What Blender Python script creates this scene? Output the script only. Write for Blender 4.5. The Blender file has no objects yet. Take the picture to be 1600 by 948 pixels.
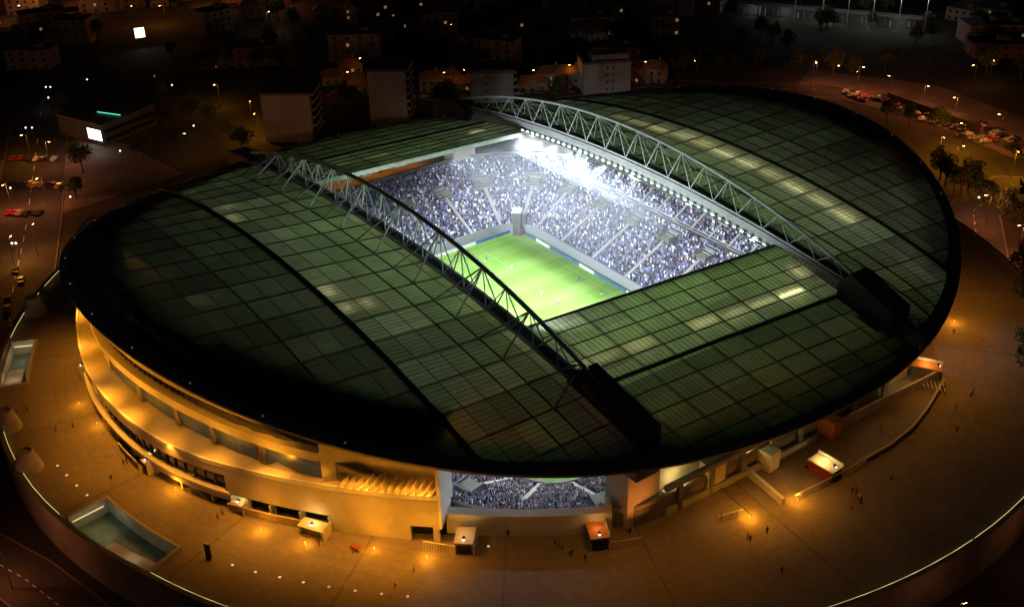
import bpy, bmesh, math, random
import numpy as np
from mathutils import Vector, Matrix
random.seed(7); rng = np.random.default_rng(7)
PI = math.pi
sc = bpy.context.scene
COL = sc.collection
SODK = 1.0; LAMPK = 4.0; MIST = .003

# ------------------------------------------------------------------ camera
CAM = Vector((211.4326, -154.6418, 159.7082))
FW = Vector((-0.71074, 0.50155, -0.49325)); RT = Vector((0.58693, 0.80932, -0.02278)); UP = Vector((-0.38777, 0.30570, 0.86959))
FPX = 1771.04
cd = bpy.data.cameras.new('camera'); cam = bpy.data.objects.new('camera', cd); COL.objects.link(cam)
cd.sensor_width = 36; cd.lens = 36 * FPX / 1600; cd.clip_start = 1; cd.clip_end = 6000
m = Matrix((RT, UP, -FW)).transposed().to_4x4(); m.translation = CAM
cam.matrix_world = m
sc.camera = cam

def at(px, py, z):
    """the point at height z seen at a pixel of the 1600x948 photograph"""
    d = FW + RT * ((px - 800) / FPX) - UP * ((py - 474) / FPX)
    return CAM + d * ((z - CAM.z) / d.z)

# ------------------------------------------------------------------ materials
def mat(name, col, rough=.7, metal=0., emit=None, es=0., noise=0., scale=1., spec=.3):
    M = bpy.data.materials.new(name); M.use_nodes = True
    nt = M.node_tree; b = nt.nodes['Principled BSDF']
    b.inputs['Base Color'].default_value = (*col, 1); b.inputs['Roughness'].default_value = rough
    b.inputs['Metallic'].default_value = metal; b.inputs['Specular IOR Level'].default_value = spec
    if emit:
        b.inputs['Emission Color'].default_value = (*emit, 1); b.inputs['Emission Strength'].default_value = es
    if noise:
        tc = nt.nodes.new('ShaderNodeTexCoord'); n = nt.nodes.new('ShaderNodeTexNoise')
        n.inputs['Scale'].default_value = scale; n.inputs['Detail'].default_value = 6; n.inputs['Roughness'].default_value = .65
        nt.links.new(tc.outputs['Object'], n.inputs['Vector'])
        r = nt.nodes.new('ShaderNodeValToRGB')
        r.color_ramp.elements[0].position = .3; r.color_ramp.elements[1].position = .7
        r.color_ramp.elements[0].color = (*[c * (1 - noise) for c in col], 1)
        r.color_ramp.elements[1].color = (*[min(1, c * (1 + noise)) for c in col], 1)
        nt.links.new(n.outputs['Fac'], r.inputs['Fac']); nt.links.new(r.outputs['Color'], b.inputs['Base Color'])
    return M

MAT = dict(
    concrete=mat('concrete', (.42, .40, .36), .8, noise=.22, scale=.25),
    concrete_dark=mat('concrete_dark', (.2, .19, .18), .85, noise=.25, scale=.2),
    concrete_pale=mat('concrete_pale', (.62, .61, .57), .75, noise=.12, scale=.4),
    render=mat('wall_render', (.48, .43, .36), .8, noise=.16, scale=.18),
    steel=mat('painted_steel', (.42, .44, .41), .45, noise=.15, scale=.6),
    steel_lit=mat('floodlit_steel', (.66, .68, .64), .45, noise=.12, scale=.6),  # steel lightened for near web and struts: floodlight put into the colour
    steel_dark=mat('dark_steel', (.06, .065, .06), .5, noise=.3, scale=.5),
    roof_dark=mat('dark_cladding', (.17, .15, .15), .65, noise=.4, scale=.12),
    rim=mat('rim_cladding', (.3, .28, .28), .5, noise=.25, scale=.15),
    block=mat('abutment_cladding', (.11, .115, .12), .7, noise=.25, scale=.25),
    glass_dark=mat('dark_glass', (.02, .025, .03), .15, spec=.6),
    glass_green=mat('green_glass', (.06, .13, .10), .25, noise=.4, scale=.3, spec=.5),
    black=mat('black_paint', (.015, .015, .016), .5),
    white=mat('white_paint', (.75, .75, .72), .5),
    cream=mat('cream_paint', (.62, .56, .42), .6, noise=.1, scale=.5),
    red=mat('red_paint', (.32, .05, .03), .7),
    fascia_grey=mat('fascia_grey', (.3, .33, .28), .7, noise=.2, scale=.5),
    turf_line=mat('turf_line', (.36, .45, .26), .8),
    vomitory_concrete=mat('vomitory_concrete', (.27, .27, .22), .8, noise=.2, scale=.6),
    gallery_glass=mat('gallery_glass', (.07, .085, .06), .3, emit=(.42, .5, .3), es=.03, noise=.6, scale=.22),
    barrier_panel=mat('barrier_panel', (.3, .22, .17), .7, noise=.2, scale=.8),
    court_floor=mat('court_floor', (.13, .2, .16), .45, noise=.4, scale=.4),
    grey=mat('grey_paint', (.3, .3, .3), .6),
    asphalt=mat('asphalt', (.055, .052, .05), .9, noise=.35, scale=.1),
    lot=mat('lot_paving', (.15, .12, .1), .9, noise=.4, scale=.08),
    earth=mat('dark_soil', (.05, .045, .035), 1., noise=.5, scale=.02),
    apartment=mat('apartment_render', (.34, .32, .30), .85, noise=.15, scale=.12),
    apartment_roof=mat('apartment_roof', (.14, .12, .11), .9, noise=.3, scale=.3),
    house_wall=mat('house_wall', (.24, .2, .16), .85, noise=.2, scale=.3),
    roof_tile=mat('roof_tile', (.2, .09, .05), .85, noise=.3, scale=.8),
    bark=mat('bark', (.07, .05, .035), .9),
    rubber=mat('rubber', (.02, .02, .02), .8),
    seat_blue=mat('seat_blue', (.07, .085, .16), .55, noise=.25, scale=.6),
    skin=mat('skin', (.42, .26, .19), .6),
    lamp_sodium=mat('lamp_sodium', (.8, .6, .3), .4, emit=(1, .55, .16), es=28),
    lamp_white=mat('lamp_white', (.9, .9, .9), .4, emit=(.93, .97, 1), es=22),
    lamp_kiosk=mat('lamp_kiosk', (.9, .9, .9), .4, emit=(1, .97, .9), es=1.6), lamp_amber=mat('lamp_amber', (.8, .5, .2), .4, emit=(1, .5, .1), es=.7),
    lamp_globe=mat('lamp_globe', (.9, .9, .9), .4, emit=(.95, .95, 1), es=2.2),
    office=mat('office_wall', (.09, .09, .085), .85, noise=.2, scale=.2),
    flood=mat('flood_lens', (.9, .95, .95), .3, emit=(.86, .95, 1), es=9),
    flood_soft=mat('flood_lens_dim', (.9, .95, .95), .3, emit=(.86, .95, 1), es=1.0),
    tube=mat('roof_tube', (.9, .9, .8), .3, emit=(1, .92, .62), es=20),
    led=mat('led_strip', (.9, .9, .7), .3, emit=(1, .8, .28), es=.9),
    marker=mat('marker_lens', (.5, .4, .35), .4, emit=(1, .6, .4), es=.08),
    led_dim=mat('ground_light_lens', (.9, .9, .8), .3, emit=(1, .75, .42), es=.5),
    window_warm=mat('lit_window', (.5, .4, .2), .3, emit=(1, .55, .2), es=.2),
    neon_green=mat('green_neon', (.1, .5, .4), .3, emit=(.15, .9, .6), es=1.3),
    billboard=mat('billboard_panel', (.9, .9, .9), .3, emit=(1, 1, .95), es=3.2),
    billboard_warm=mat('warm_billboard_panel', (.9, .9, .8), .3, emit=(1, .95, .7), es=3.5),
    orange_panel=mat('orange_panel', (.55, .2, .06), .7, noise=.2, scale=.5),
)

def nodes(M):
    return M.node_tree.nodes, M.node_tree.links
def math_node(nt, op, a, b=None, c=None):
    n = nt.nodes.new('ShaderNodeMath'); n.operation = op
    for i, v in enumerate((a, b, c)):
        if v is None: continue
        if isinstance(v, (int, float)): n.inputs[i].default_value = v
        else: nt.links.new(v, n.inputs[i])
    return n.outputs[0]

def roof_material(name, rib_axis, x0, sx, y0, sy, trans=.44, rib=1.2, dim_steps=()):
    """twin wall polycarbonate on close purlins: translucent sheet, opaque ribs"""
    M = bpy.data.materials.new(name); M.use_nodes = True; nt = M.node_tree
    for n in list(nt.nodes): nt.nodes.remove(n)
    out = nt.nodes.new('ShaderNodeOutputMaterial')
    tc = nt.nodes.new('ShaderNodeTexCoord'); sp = nt.nodes.new('ShaderNodeSeparateXYZ'); nt.links.new(tc.outputs['Object'], sp.inputs[0])
    X, Y = sp.outputs['X'], sp.outputs['Y']
    # sheet to sheet differences (age of the sheets)
    cx = math_node(nt, 'FLOOR', math_node(nt, 'DIVIDE', math_node(nt, 'SUBTRACT', X, x0), sx))
    cy = math_node(nt, 'FLOOR', math_node(nt, 'DIVIDE', math_node(nt, 'SUBTRACT', Y, y0), sy))
    cb = nt.nodes.new('ShaderNodeCombineXYZ'); nt.links.new(cx, cb.inputs[0]); nt.links.new(cy, cb.inputs[1])
    wn = nt.nodes.new('ShaderNodeTexWhiteNoise'); wn.noise_dimensions = '2D'; nt.links.new(cb.outputs[0], wn.inputs['Vector'])
    cb2 = nt.nodes.new('ShaderNodeCombineXYZ'); nt.links.new(cx, cb2.inputs[0])
    wn2 = nt.nodes.new('ShaderNodeTexWhiteNoise'); wn2.noise_dimensions = '2D'; nt.links.new(cb2.outputs[0], wn2.inputs['Vector'])
    ns = nt.nodes.new('ShaderNodeTexNoise'); ns.inputs['Scale'].default_value = .09; ns.inputs['Detail'].default_value = 5
    nt.links.new(tc.outputs['Object'], ns.inputs['Vector'])
    v = math_node(nt, 'ADD', math_node(nt, 'MULTIPLY', wn.outputs['Value'], .45), math_node(nt, 'MULTIPLY', wn2.outputs['Value'], .35))
    v = math_node(nt, 'ADD', v, math_node(nt, 'MULTIPLY', ns.outputs['Fac'], .55))
    v = math_node(nt, 'ADD', v, .25)
    sm = nt.nodes.new('ShaderNodeMapping'); sm.inputs['Scale'].default_value = (.9, .07, 1) if rib_axis == 'x' else (.07, .9, 1)
    nt.links.new(tc.outputs['Object'], sm.inputs['Vector'])
    n3 = nt.nodes.new('ShaderNodeTexNoise'); n3.inputs['Scale'].default_value = 1.0; n3.inputs['Detail'].default_value = 4; nt.links.new(sm.outputs[0], n3.inputs['Vector'])
    v = math_node(nt, 'MULTIPLY', v, math_node(nt, 'ADD', .55, math_node(nt, 'MULTIPLY', n3.outputs['Fac'], .9)))
    # transmission stepped down by zone: falloff of the light put into the sheets
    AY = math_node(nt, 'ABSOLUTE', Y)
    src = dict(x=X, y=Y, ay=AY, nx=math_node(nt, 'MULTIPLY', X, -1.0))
    for axis, lim, f in dim_steps:
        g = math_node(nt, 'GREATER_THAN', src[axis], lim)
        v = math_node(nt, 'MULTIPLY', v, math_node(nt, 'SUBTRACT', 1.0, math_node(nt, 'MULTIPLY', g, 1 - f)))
    # ribs
    A = X if rib_axis == 'x' else Y
    fr = math_node(nt, 'FRACT', math_node(nt, 'DIVIDE', A, rib))
    d = math_node(nt, 'ABSOLUTE', math_node(nt, 'SUBTRACT', fr, .5))
    ribm = math_node(nt, 'GREATER_THAN', d, .34)
    tr = nt.nodes.new('ShaderNodeBsdfTranslucent')
    mx = nt.nodes.new('ShaderNodeMix'); mx.data_type = 'RGBA'; mx.blend_type = 'MULTIPLY'; mx.inputs['Factor'].default_value = 1
    cc = nt.nodes.new('ShaderNodeCombineColor')
    for i, k in enumerate((.92, .92, .6)): nt.links.new(math_node(nt, 'MULTIPLY', v, k * trans), cc.inputs[i])
    nt.links.new(cc.outputs[0], tr.inputs['Color'])
    df = nt.nodes.new('ShaderNodeBsdfPrincipled'); df.inputs['Base Color'].default_value = (.07, .075, .065, 1); df.inputs['Roughness'].default_value = .55
    df.inputs['Specular IOR Level'].default_value = .15
    ms = nt.nodes.new('ShaderNodeMixShader'); ms.inputs[0].default_value = .35
    nt.links.new(tr.outputs[0], ms.inputs[1]); nt.links.new(df.outputs[0], ms.inputs[2])
    rb = nt.nodes.new('ShaderNodeBsdfDiffuse'); rb.inputs['Color'].default_value = (.045, .045, .04, 1)
    ms2 = nt.nodes.new('ShaderNodeMixShader'); nt.links.new(math_node(nt, 'MULTIPLY', ribm, .52), ms2.inputs[0])
    nt.links.new(ms.outputs[0], ms2.inputs[1]); nt.links.new(rb.outputs[0], ms2.inputs[2])
    nt.links.new(ms2.outputs[0], out.inputs[0])
    return M

def grass_material():
    M = mat('pitch_turf', (.1, .2, .05), .9); nt = M.node_tree; b = nt.nodes['Principled BSDF']
    tc = nt.nodes.new('ShaderNodeTexCoord'); sp = nt.nodes.new('ShaderNodeSeparateXYZ'); nt.links.new(tc.outputs['Object'], sp.inputs[0])
    fr = math_node(nt, 'FRACT', math_node(nt, 'DIVIDE', sp.outputs['X'], 11.0)); st = math_node(nt, 'GREATER_THAN', fr, .5)
    ns = nt.nodes.new('ShaderNodeTexNoise'); ns.inputs['Scale'].default_value = .12; ns.inputs['Detail'].default_value = 8; nt.links.new(tc.outputs['Object'], ns.inputs['Vector'])
    f = math_node(nt, 'ADD', math_node(nt, 'MULTIPLY', st, .22), math_node(nt, 'MULTIPLY', ns.outputs['Fac'], .8))
    r = nt.nodes.new('ShaderNodeValToRGB'); r.color_ramp.elements[0].position = .2; r.color_ramp.elements[1].position = .85
    r.color_ramp.elements[0].color = (.16, .3, .05, 1); r.color_ramp.elements[1].color = (.25, .4, .1, 1)
    nt.links.new(f, r.inputs[0]); nt.links.new(r.outputs[0], b.inputs['Base Color'])
    b.inputs['Specular IOR Level'].default_value = .1
    return M

def paving_material():
    M = mat('plaza_paving', (.25, .21, .17), .75); nt = M.node_tree; b = nt.nodes['Principled BSDF']
    tc = nt.nodes.new('ShaderNodeTexCoord'); sp = nt.nodes.new('ShaderNodeSeparateXYZ'); nt.links.new(tc.outputs['Object'], sp.inputs[0])
    X = math_node(nt, 'ADD', sp.outputs['X'], 5.0); Y = sp.outputs['Y']
    th = math_node(nt, 'ARCTAN2', Y, X); r = math_node(nt, 'SQRT', math_node(nt, 'ADD', math_node(nt, 'MULTIPLY', X, X), math_node(nt, 'MULTIPLY', Y, Y)))
    fr = math_node(nt, 'FRACT', math_node(nt, 'MULTIPLY', th, 24 / (2 * PI)))
    j1 = math_node(nt, 'LESS_THAN', math_node(nt, 'ABSOLUTE', math_node(nt, 'SUBTRACT', fr, .5)), .009)
    fr2 = math_node(nt, 'FRACT', math_node(nt, 'DIVIDE', r, 2.4))
    j2 = math_node(nt, 'LESS_THAN', fr2, .12)
    n1 = nt.nodes.new('ShaderNodeTexNoise'); n1.inputs['Scale'].default_value = .05; n1.inputs['Detail'].default_value = 9; n1.inputs['Roughness'].default_value = .6
    nt.links.new(tc.outputs['Object'], n1.inputs['Vector'])
    n2 = nt.nodes.new('ShaderNodeTexNoise'); n2.inputs['Scale'].default_value = .8; n2.inputs['Detail'].default_value = 4
    nt.links.new(tc.outputs['Object'], n2.inputs['Vector'])
    f = math_node(nt, 'ADD', math_node(nt, 'MULTIPLY', n1.outputs['Fac'], .75), math_node(nt, 'MULTIPLY', n2.outputs['Fac'], .3))
    f = math_node(nt, 'SUBTRACT', f, math_node(nt, 'MULTIPLY', j1, .16)); f = math_node(nt, 'SUBTRACT', f, math_node(nt, 'MULTIPLY', j2, .06))
    rp = nt.nodes.new('ShaderNodeValToRGB'); rp.color_ramp.elements[0].position = .2; rp.color_ramp.elements[1].position = .75
    rp.color_ramp.elements[0].color = (.12, .1, .085, 1); rp.color_ramp.elements[1].color = (.3, .255, .215, 1)
    nt.links.new(f, rp.inputs[0]); nt.links.new(rp.outputs[0], b.inputs['Base Color'])
    return M

def attr_material(name, attr, rough=.8):
    M = mat(name, (.3, .3, .3), rough); nt = M.node_tree
    a = nt.nodes.new('ShaderNodeAttribute'); a.attribute_name = attr
    nt.links.new(a.outputs['Color'], nt.nodes['Principled BSDF'].inputs['Base Color']); return M

def foliage_material():
    M = mat('foliage', (.05, .08, .03), .8); nt = M.node_tree
    a = nt.nodes.new('ShaderNodeTexNoise'); a.inputs['Scale'].default_value = 1.2
    tc = nt.nodes.new('ShaderNodeTexCoord'); nt.links.new(tc.outputs['Object'], a.inputs['Vector'])
    r = nt.nodes.new('ShaderNodeValToRGB'); r.color_ramp.elements[0].color = (.035, .055, .02, 1); r.color_ramp.elements[1].color = (.09, .12, .045, 1)
    nt.links.new(a.outputs['Fac'], r.inputs[0]); nt.links.new(r.outputs[0], nt.nodes['Principled BSDF'].inputs['Base Color']); return M

MAT['grass'] = grass_material(); MAT['grass_dim'] = mat('training_turf', (.035, .05, .03), .9, noise=.5, scale=.08); MAT['paving'] = paving_material(); MAT['crowd'] = attr_material('crowd_clothes', 'tint'); MAT['foliage'] = foliage_material()
NEAR_DIM = [('ay', 67, .42), ('ay', 82, .75), ('x', 37.9, .7), ('x', 62.9, .75), ('nx', 20.5, .72), ('nx', 45.5, .7)]  # factors that dim the sheets where less light should come through
MAT['roof_side'] = roof_material('translucent_side_roof', 'x', 4.5, 8.35, 36, 5.13, dim_steps=NEAR_DIM)
MAT['roof_side_far'] = roof_material('translucent_far_side_roof', 'x', 4.5, 8.35, 36, 5.13, dim_steps=[('ay', 67, .55), ('ay', 82, .8), ('x', 62.9, .8), ('nx', 12.2, .6)])
MAT['roof_end_far'] = roof_material('translucent_far_end_roof', 'y', 48, 5.7, -29.5, 8.45, trans=.24)  # transmission lowered so that this end glows less from the lights below
MAT['roof_end'] = roof_material('translucent_end_roof', 'y', 48, 5.7, -29.5, 8.45, dim_steps=[('x', 70.5, .42), ('x', 86, .6)])

# ------------------------------------------------------------------ mesh builder
class MB:
    def __init__(s): s.v = []; s.f = []; s.mi = []
    def add(s, vs, fs, mi=0):
        o = len(s.v); s.v += [tuple(v) for v in vs]; s.f += [tuple(i + o for i in f) for f in fs]; s.mi += [mi] * len(fs); return s
    def box(s, c, d, rz=0, mi=0, taper=1.):
        x, y, z = d[0] / 2, d[1] / 2, d[2] / 2; ca, sa = math.cos(rz), math.sin(rz); vs = []
        for sz in (-1, 1):
            k = taper if sz > 0 else 1
            for sx, sy in ((-1, -1), (1, -1), (1, 1), (-1, 1)):
                a, b = sx * x * k, sy * y * k
                vs.append((c[0] + a * ca - b * sa, c[1] + a * sa + b * ca, c[2] + sz * z))
        return s.add(vs, [(0, 3, 2, 1), (4, 5, 6, 7), (0, 1, 5, 4), (1, 2, 6, 5), (2, 3, 7, 6), (3, 0, 4, 7)], mi)
    def tube(s, p, q, r, n=6, mi=0, r2=None):
        p, q = Vector(p), Vector(q); d = (q - p)
        if d.length < 1e-6: return s
        d.normalize(); a = d.orthogonal().normalized(); b = d.cross(a); r2 = r if r2 is None else r2
        vs = [p + (a * math.cos(2 * PI * i / n) + b * math.sin(2 * PI * i / n)) * r for i in range(n)]
        vs += [q + (a * math.cos(2 * PI * i / n) + b * math.sin(2 * PI * i / n)) * r2 for i in range(n)]
        fs = [(i, (i + 1) % n, n + (i + 1) % n, n + i) for i in range(n)] + [tuple(range(n))[::-1], tuple(range(n, 2 * n))]
        return s.add(vs, fs, mi)
    def beam(s, p, q, w, h, mi=0):
        """rectangular bar from p to q, w wide and h deep (top at p/q + h/2)"""
        p, q = Vector(p), Vector(q); d = (q - p).normalized(); side = d.cross(Vector((0, 0, 1))).normalized() * (w / 2); up = side.cross(d).normalized() * (h / 2)
        vs = [p - side - up, p + side - up, p + side + up, p - side + up, q - side - up, q + side - up, q + side + up, q - side + up]
        return s.add(vs, [(0, 3, 2, 1), (4, 5, 6, 7), (0, 1, 5, 4), (1, 2, 6, 5), (2, 3, 7, 6), (3, 0, 4, 7)], mi)
    def lathe(s, prof, n=16, c=(0, 0, 0), mi=0, sx=1., sy=1.):
        vs = []; fs = []
        for r, z in prof:
            for i in range(n): vs.append((c[0] + r * sx * math.cos(2 * PI * i / n), c[1] + r * sy * math.sin(2 * PI * i / n), c[2] + z))
        for k in range(len(prof) - 1):
            for i in range(n): fs.append((k * n + i, k * n + (i + 1) % n, (k + 1) * n + (i + 1) % n, (k + 1) * n + i))
        fs.append(tuple(range(n))[::-1]); fs.append(tuple(range((len(prof) - 1) * n, len(prof) * n)))
        return s.add(vs, fs, mi)
    def strip(s, A, B, mi=0, closed=False):
        n = len(A); vs = list(A) + list(B); fs = []
        for i in range(n if closed else n - 1): j = (i + 1) % n; fs.append((i, j, n + j, n + i))
        return s.add(vs, fs, mi)
    def sweep(s, rings, mi=0):
        """closed section polylines swept along a path; rings: list of lists of points"""
        k = len(rings[0])
        for i in range(k):
            j = (i + 1) % k
            s.strip([r[i] for r in rings], [r[j] for r in rings], mi)
        s.add(rings[0], [tuple(range(k))[::-1]], mi); s.add(rings[-1], [tuple(range(k))], mi)
        return s
    def prism(s, poly, z0, z1, mi=0):
        n = len(poly); vs = [(x, y, z0) for x, y in poly] + [(x, y, z1) for x, y in poly]
        return s.add(vs, [tuple(range(n))[::-1], tuple(range(n, 2 * n))] + [(i, (i + 1) % n, n + (i + 1) % n, n + i) for i in range(n)], mi)
    def mesh(s, name, mats, smooth=False):
        me = bpy.data.meshes.new(name); me.from_pydata(s.v, [], s.f)
        for mm in (mats if isinstance(mats, (list, tuple)) else [mats]): me.materials.append(MAT[mm] if isinstance(mm, str) else mm)
        if any(s.mi): me.polygons.foreach_set('material_index', s.mi)
        if smooth: me.polygons.foreach_set('use_smooth', [True] * len(s.f))
        me.update(); return me
    def build(s, name, mats, parent=None, smooth=False, fix=False):
        me = s.mesh(name, mats, smooth)
        if fix:
            bm = bmesh.new(); bm.from_mesh(me); bmesh.ops.recalc_face_normals(bm, faces=bm.faces); bm.to_mesh(me); bm.free()
        o = bpy.data.objects.new(name, me); COL.objects.link(o)
        if parent: o.parent = parent
        return o

def tag(o, label=None, cat=None, group=None, kind=None):
    if label: o['label'] = label
    if cat: o['category'] = cat
    if group: o['group'] = group
    if kind: o['kind'] = kind
    return o
def empty(name, loc=(0, 0, 0), rz=0., label=None, cat=None, group=None):
    o = bpy.data.objects.new(name, None); COL.objects.link(o); o.location = loc; o.rotation_euler = (0, 0, rz); o.empty_display_size = .5
    return tag(o, label, cat, group)
def link(name, me, parent=None, loc=(0, 0, 0), rz=0., s=1.):
    o = bpy.data.objects.new(name, me); COL.objects.link(o); o.location = loc; o.rotation_euler = (0, 0, rz); o.scale = (s, s, s)
    if parent: o.parent = parent
    return o
def copy_tree(o, loc, rz=0., s=1.):
    c = o.copy(); COL.objects.link(c); c.location = loc; c.rotation_euler = (0, 0, rz); c.scale = (s, s, s)
    def rec(src, dst):
        for ch in [x for x in COL.objects if x.parent == src]:
            k = ch.copy(); COL.objects.link(k); k.parent = dst; rec(ch, k)
    rec(o, c); return c
def spot(loc, target, power, col, size=100, blend=1., r=.3, name='spot_light', parent=None):
    l = bpy.data.lights.new(name, 'SPOT'); l.energy = power; l.color = col; l.spot_size = math.radians(size); l.spot_blend = blend; l.shadow_soft_size = r
    o = bpy.data.objects.new(name, l); COL.objects.link(o)
    o.location = loc; o.rotation_euler = (Vector(target) - Vector(loc)).to_track_quat('-Z', 'Y').to_euler()
    if parent: o.parent = parent
    return o
def point(loc, power, col, r=.15, parent=None, name='point_light'):
    l = bpy.data.lights.new(name, 'POINT'); l.energy = power; l.color = col; l.shadow_soft_size = r
    o = bpy.data.objects.new(name, l); COL.objects.link(o); o.location = loc
    if parent: o.parent = parent
    return o
SODIUM = (1, .35, .028); AMBER = (1, .36, .014); REDSOD = (1, .27, .09); COOL = (.78, .88, 1)

# ------------------------------------------------------------------ stadium shape
RA, RB, RX, RY = 98.67, 113.67, -.81, 2.33
def rimz(x, y):
    X, Y = x - RX, y - RY
    return 29.24 + 15.45 * (Y * Y / (X * X + Y * Y + 1e-9)) ** 1.895 - 3.8 * Y / 100
def rimxy(th, rho=1.):
    c, s = math.cos(th), math.sin(th)
    k = (abs(c / RA) ** 2.03 + abs(s / RB) ** 2.03) ** (-1 / 2.03) * rho
    return RX + k * c, RY + k * s
def rho(x, y): return (abs((x - RX) / RA) ** 2.03 + abs((y - RY) / RB) ** 2.03) ** (1 / 2.03)
def yrim(x, sg): return RY + sg * RB * max(1 - abs((x - RX) / RA) ** 2.03, 1e-5) ** (1 / 2.03)
def xrim(y, sg): return RX + sg * RA * max(1 - abs((y - RY) / RB) ** 2.03, 1e-5) ** (1 / 2.03)
def chordz(x): return 41.2 - 7.3 * ((x + 1) / 84) ** 2
def topz(x): return 50.7 - 14.6 * ((x + 3) / 83) ** 2
def xedge(y, sg): return (48 if sg > 0 else -50.3) + .085 * y
def roofz(x, y):
    if abs(y) <= 36:
        sg = 1 if x > 0 else -1; xe = xrim(y, sg); x0 = xedge(y, sg); t = min(max((x - x0) / (xe - x0), 0), 1)
        return 37 * (1 - t) + rimz(xe, y) * t
    sg = 1 if y > 0 else -1; ym = yrim(x, sg)
    if abs(ym) < 38: return rimz(x, y)
    t = min(max((abs(y) - 36) / (abs(ym) - 36), 0), 1)
    return chordz(x) * (1 - t) + rimz(x, ym) * t

stadium = empty('stadium', (0, 0, 0), 0, 'floodlit football stadium with translucent roof, two arched trusses and an open middle over the pitch', 'stadium')
OPQ, YOP = .972, {1: (100.0, 120), -1: (93.5, 112)}   # outer band of the roof is opaque

# --- side roofs
def side_roof(sg):
    xs0 = [4.5 + 8.35 * k for k in range(-13, 12)]
    xlim = [x for x in np.linspace(-97, 95, 231) if abs(yrim(x, sg)) > 37.2]
    mb = MB(); NY = 30
    cols = []
    for x in xlim:
        ym = yrim(x, sg)
        # break of the opaque band on this line
        v = OPQ ** 2.03 - abs((x - RX) / RA) ** 2.03
        yb = RY + sg * RB * max(v, 1e-6) ** (1 / 2.03)
        yo = YOP[sg][0] + (YOP[sg][1] - YOP[sg][0]) * min(max((x + 40) / 84, 0), 1)
        if sg * yb > yo: yb = sg * yo
        if sg * yb < 36.6: yb = sg * 36.6
        ys = list(np.linspace(36 * sg, yb, NY)) + list(np.linspace(yb, ym, 9)[1:])
        cols.append([(x, y, roofz(x, y)) for y in ys])
    for i in range(len(cols) - 1):
        for j in range(len(cols[0]) - 1):
            a = [cols[i][j], cols[i + 1][j], cols[i + 1][j + 1], cols[i][j + 1]]
            if sg < 0: a = a[::-1]
            mb.add(a, [(0, 1, 2, 3)], 0 if j < NY - 1 else 1)
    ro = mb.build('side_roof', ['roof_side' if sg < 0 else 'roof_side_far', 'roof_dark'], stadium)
    g = MB()
    lines = [41.3, 46.5, 51.5, 56.5, 61.6, 67, 72, 77, 82, 87, 92, 97, 102, 107]
    for L in lines:
        big = L in (67,); mid = L in (82, 46.5, 51.5)
        pts = [(x, sg * L, roofz(x, sg * L) + .15) for x in np.linspace(-96, 94, 100) if abs(yrim(x, sg)) > L + 1.0]
        w = (1.0 if sg < 0 else .6) if big else (.26 if mid else .1); h = .9 if big else (.24 if mid else .12)
        for a, b in zip(pts, pts[1:]): g.beam(a, b, w, h)
    for x in xs0:
        ym = abs(yrim(x, sg)) if -97 < x < 95 else 0
        if ym < 42: continue
        pts = [(x, sg * y, roofz(x, sg * y) + .14) for y in np.linspace(36.2, ym - .8, 26)]
        for a, b in zip(pts, pts[1:]): g.beam(a, b, .17, .18)
    g.build('roof_beam', 'steel_dark', ro)
    # gutter edge along the truss
    e = MB(); pts = [(x, sg * 36, chordz(x) - .3) for x in np.linspace(-84, 80, 80)]
    for a, b in zip(pts, pts[1:]): e.beam(a, b, .5, 1.1)
    e.build('gutter', 'rim', ro)
    # light troughs under the sheets
    t = MB()
    def trough(x0, x1, y, drop=1.0, r=.14):
        drop *= 1.4
        t.tube((x0, y, roofz(x0, y) - drop), (x1, y, roofz(x1, y) - drop), r, 6)
    if sg > 0:
        for k in range(-5, 6):
            x = 4.5 + 8.35 * k; trough(x + .8, x + 7.4, 61.5 if k > -3 else 60, 1.0, .16 if k > -4 else .08)
    else:
        for x, y in ((12.9, -64.5), (21.2, -64.5), (21.2, -59.5)): trough(x + .7, x + 4.4, y, 1.0, .10)
        trough(-36.5, -31, -64.3, 1, .09); trough(-45.5, -42, -62, 1, .07)
        trough(-47, -43, -88, 1, .04); trough(5, 9, -90, 1, .03)
        for k in range(-4, 8): trough(4.5 + 8.35 * k + 1, 4.5 + 8.35 * k + 5.5, -38.3, .9, .035)
    t.build('roof_tube_light', 'tube', ro)
    return ro
side_roof(1); side_roof(-1)

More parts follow.
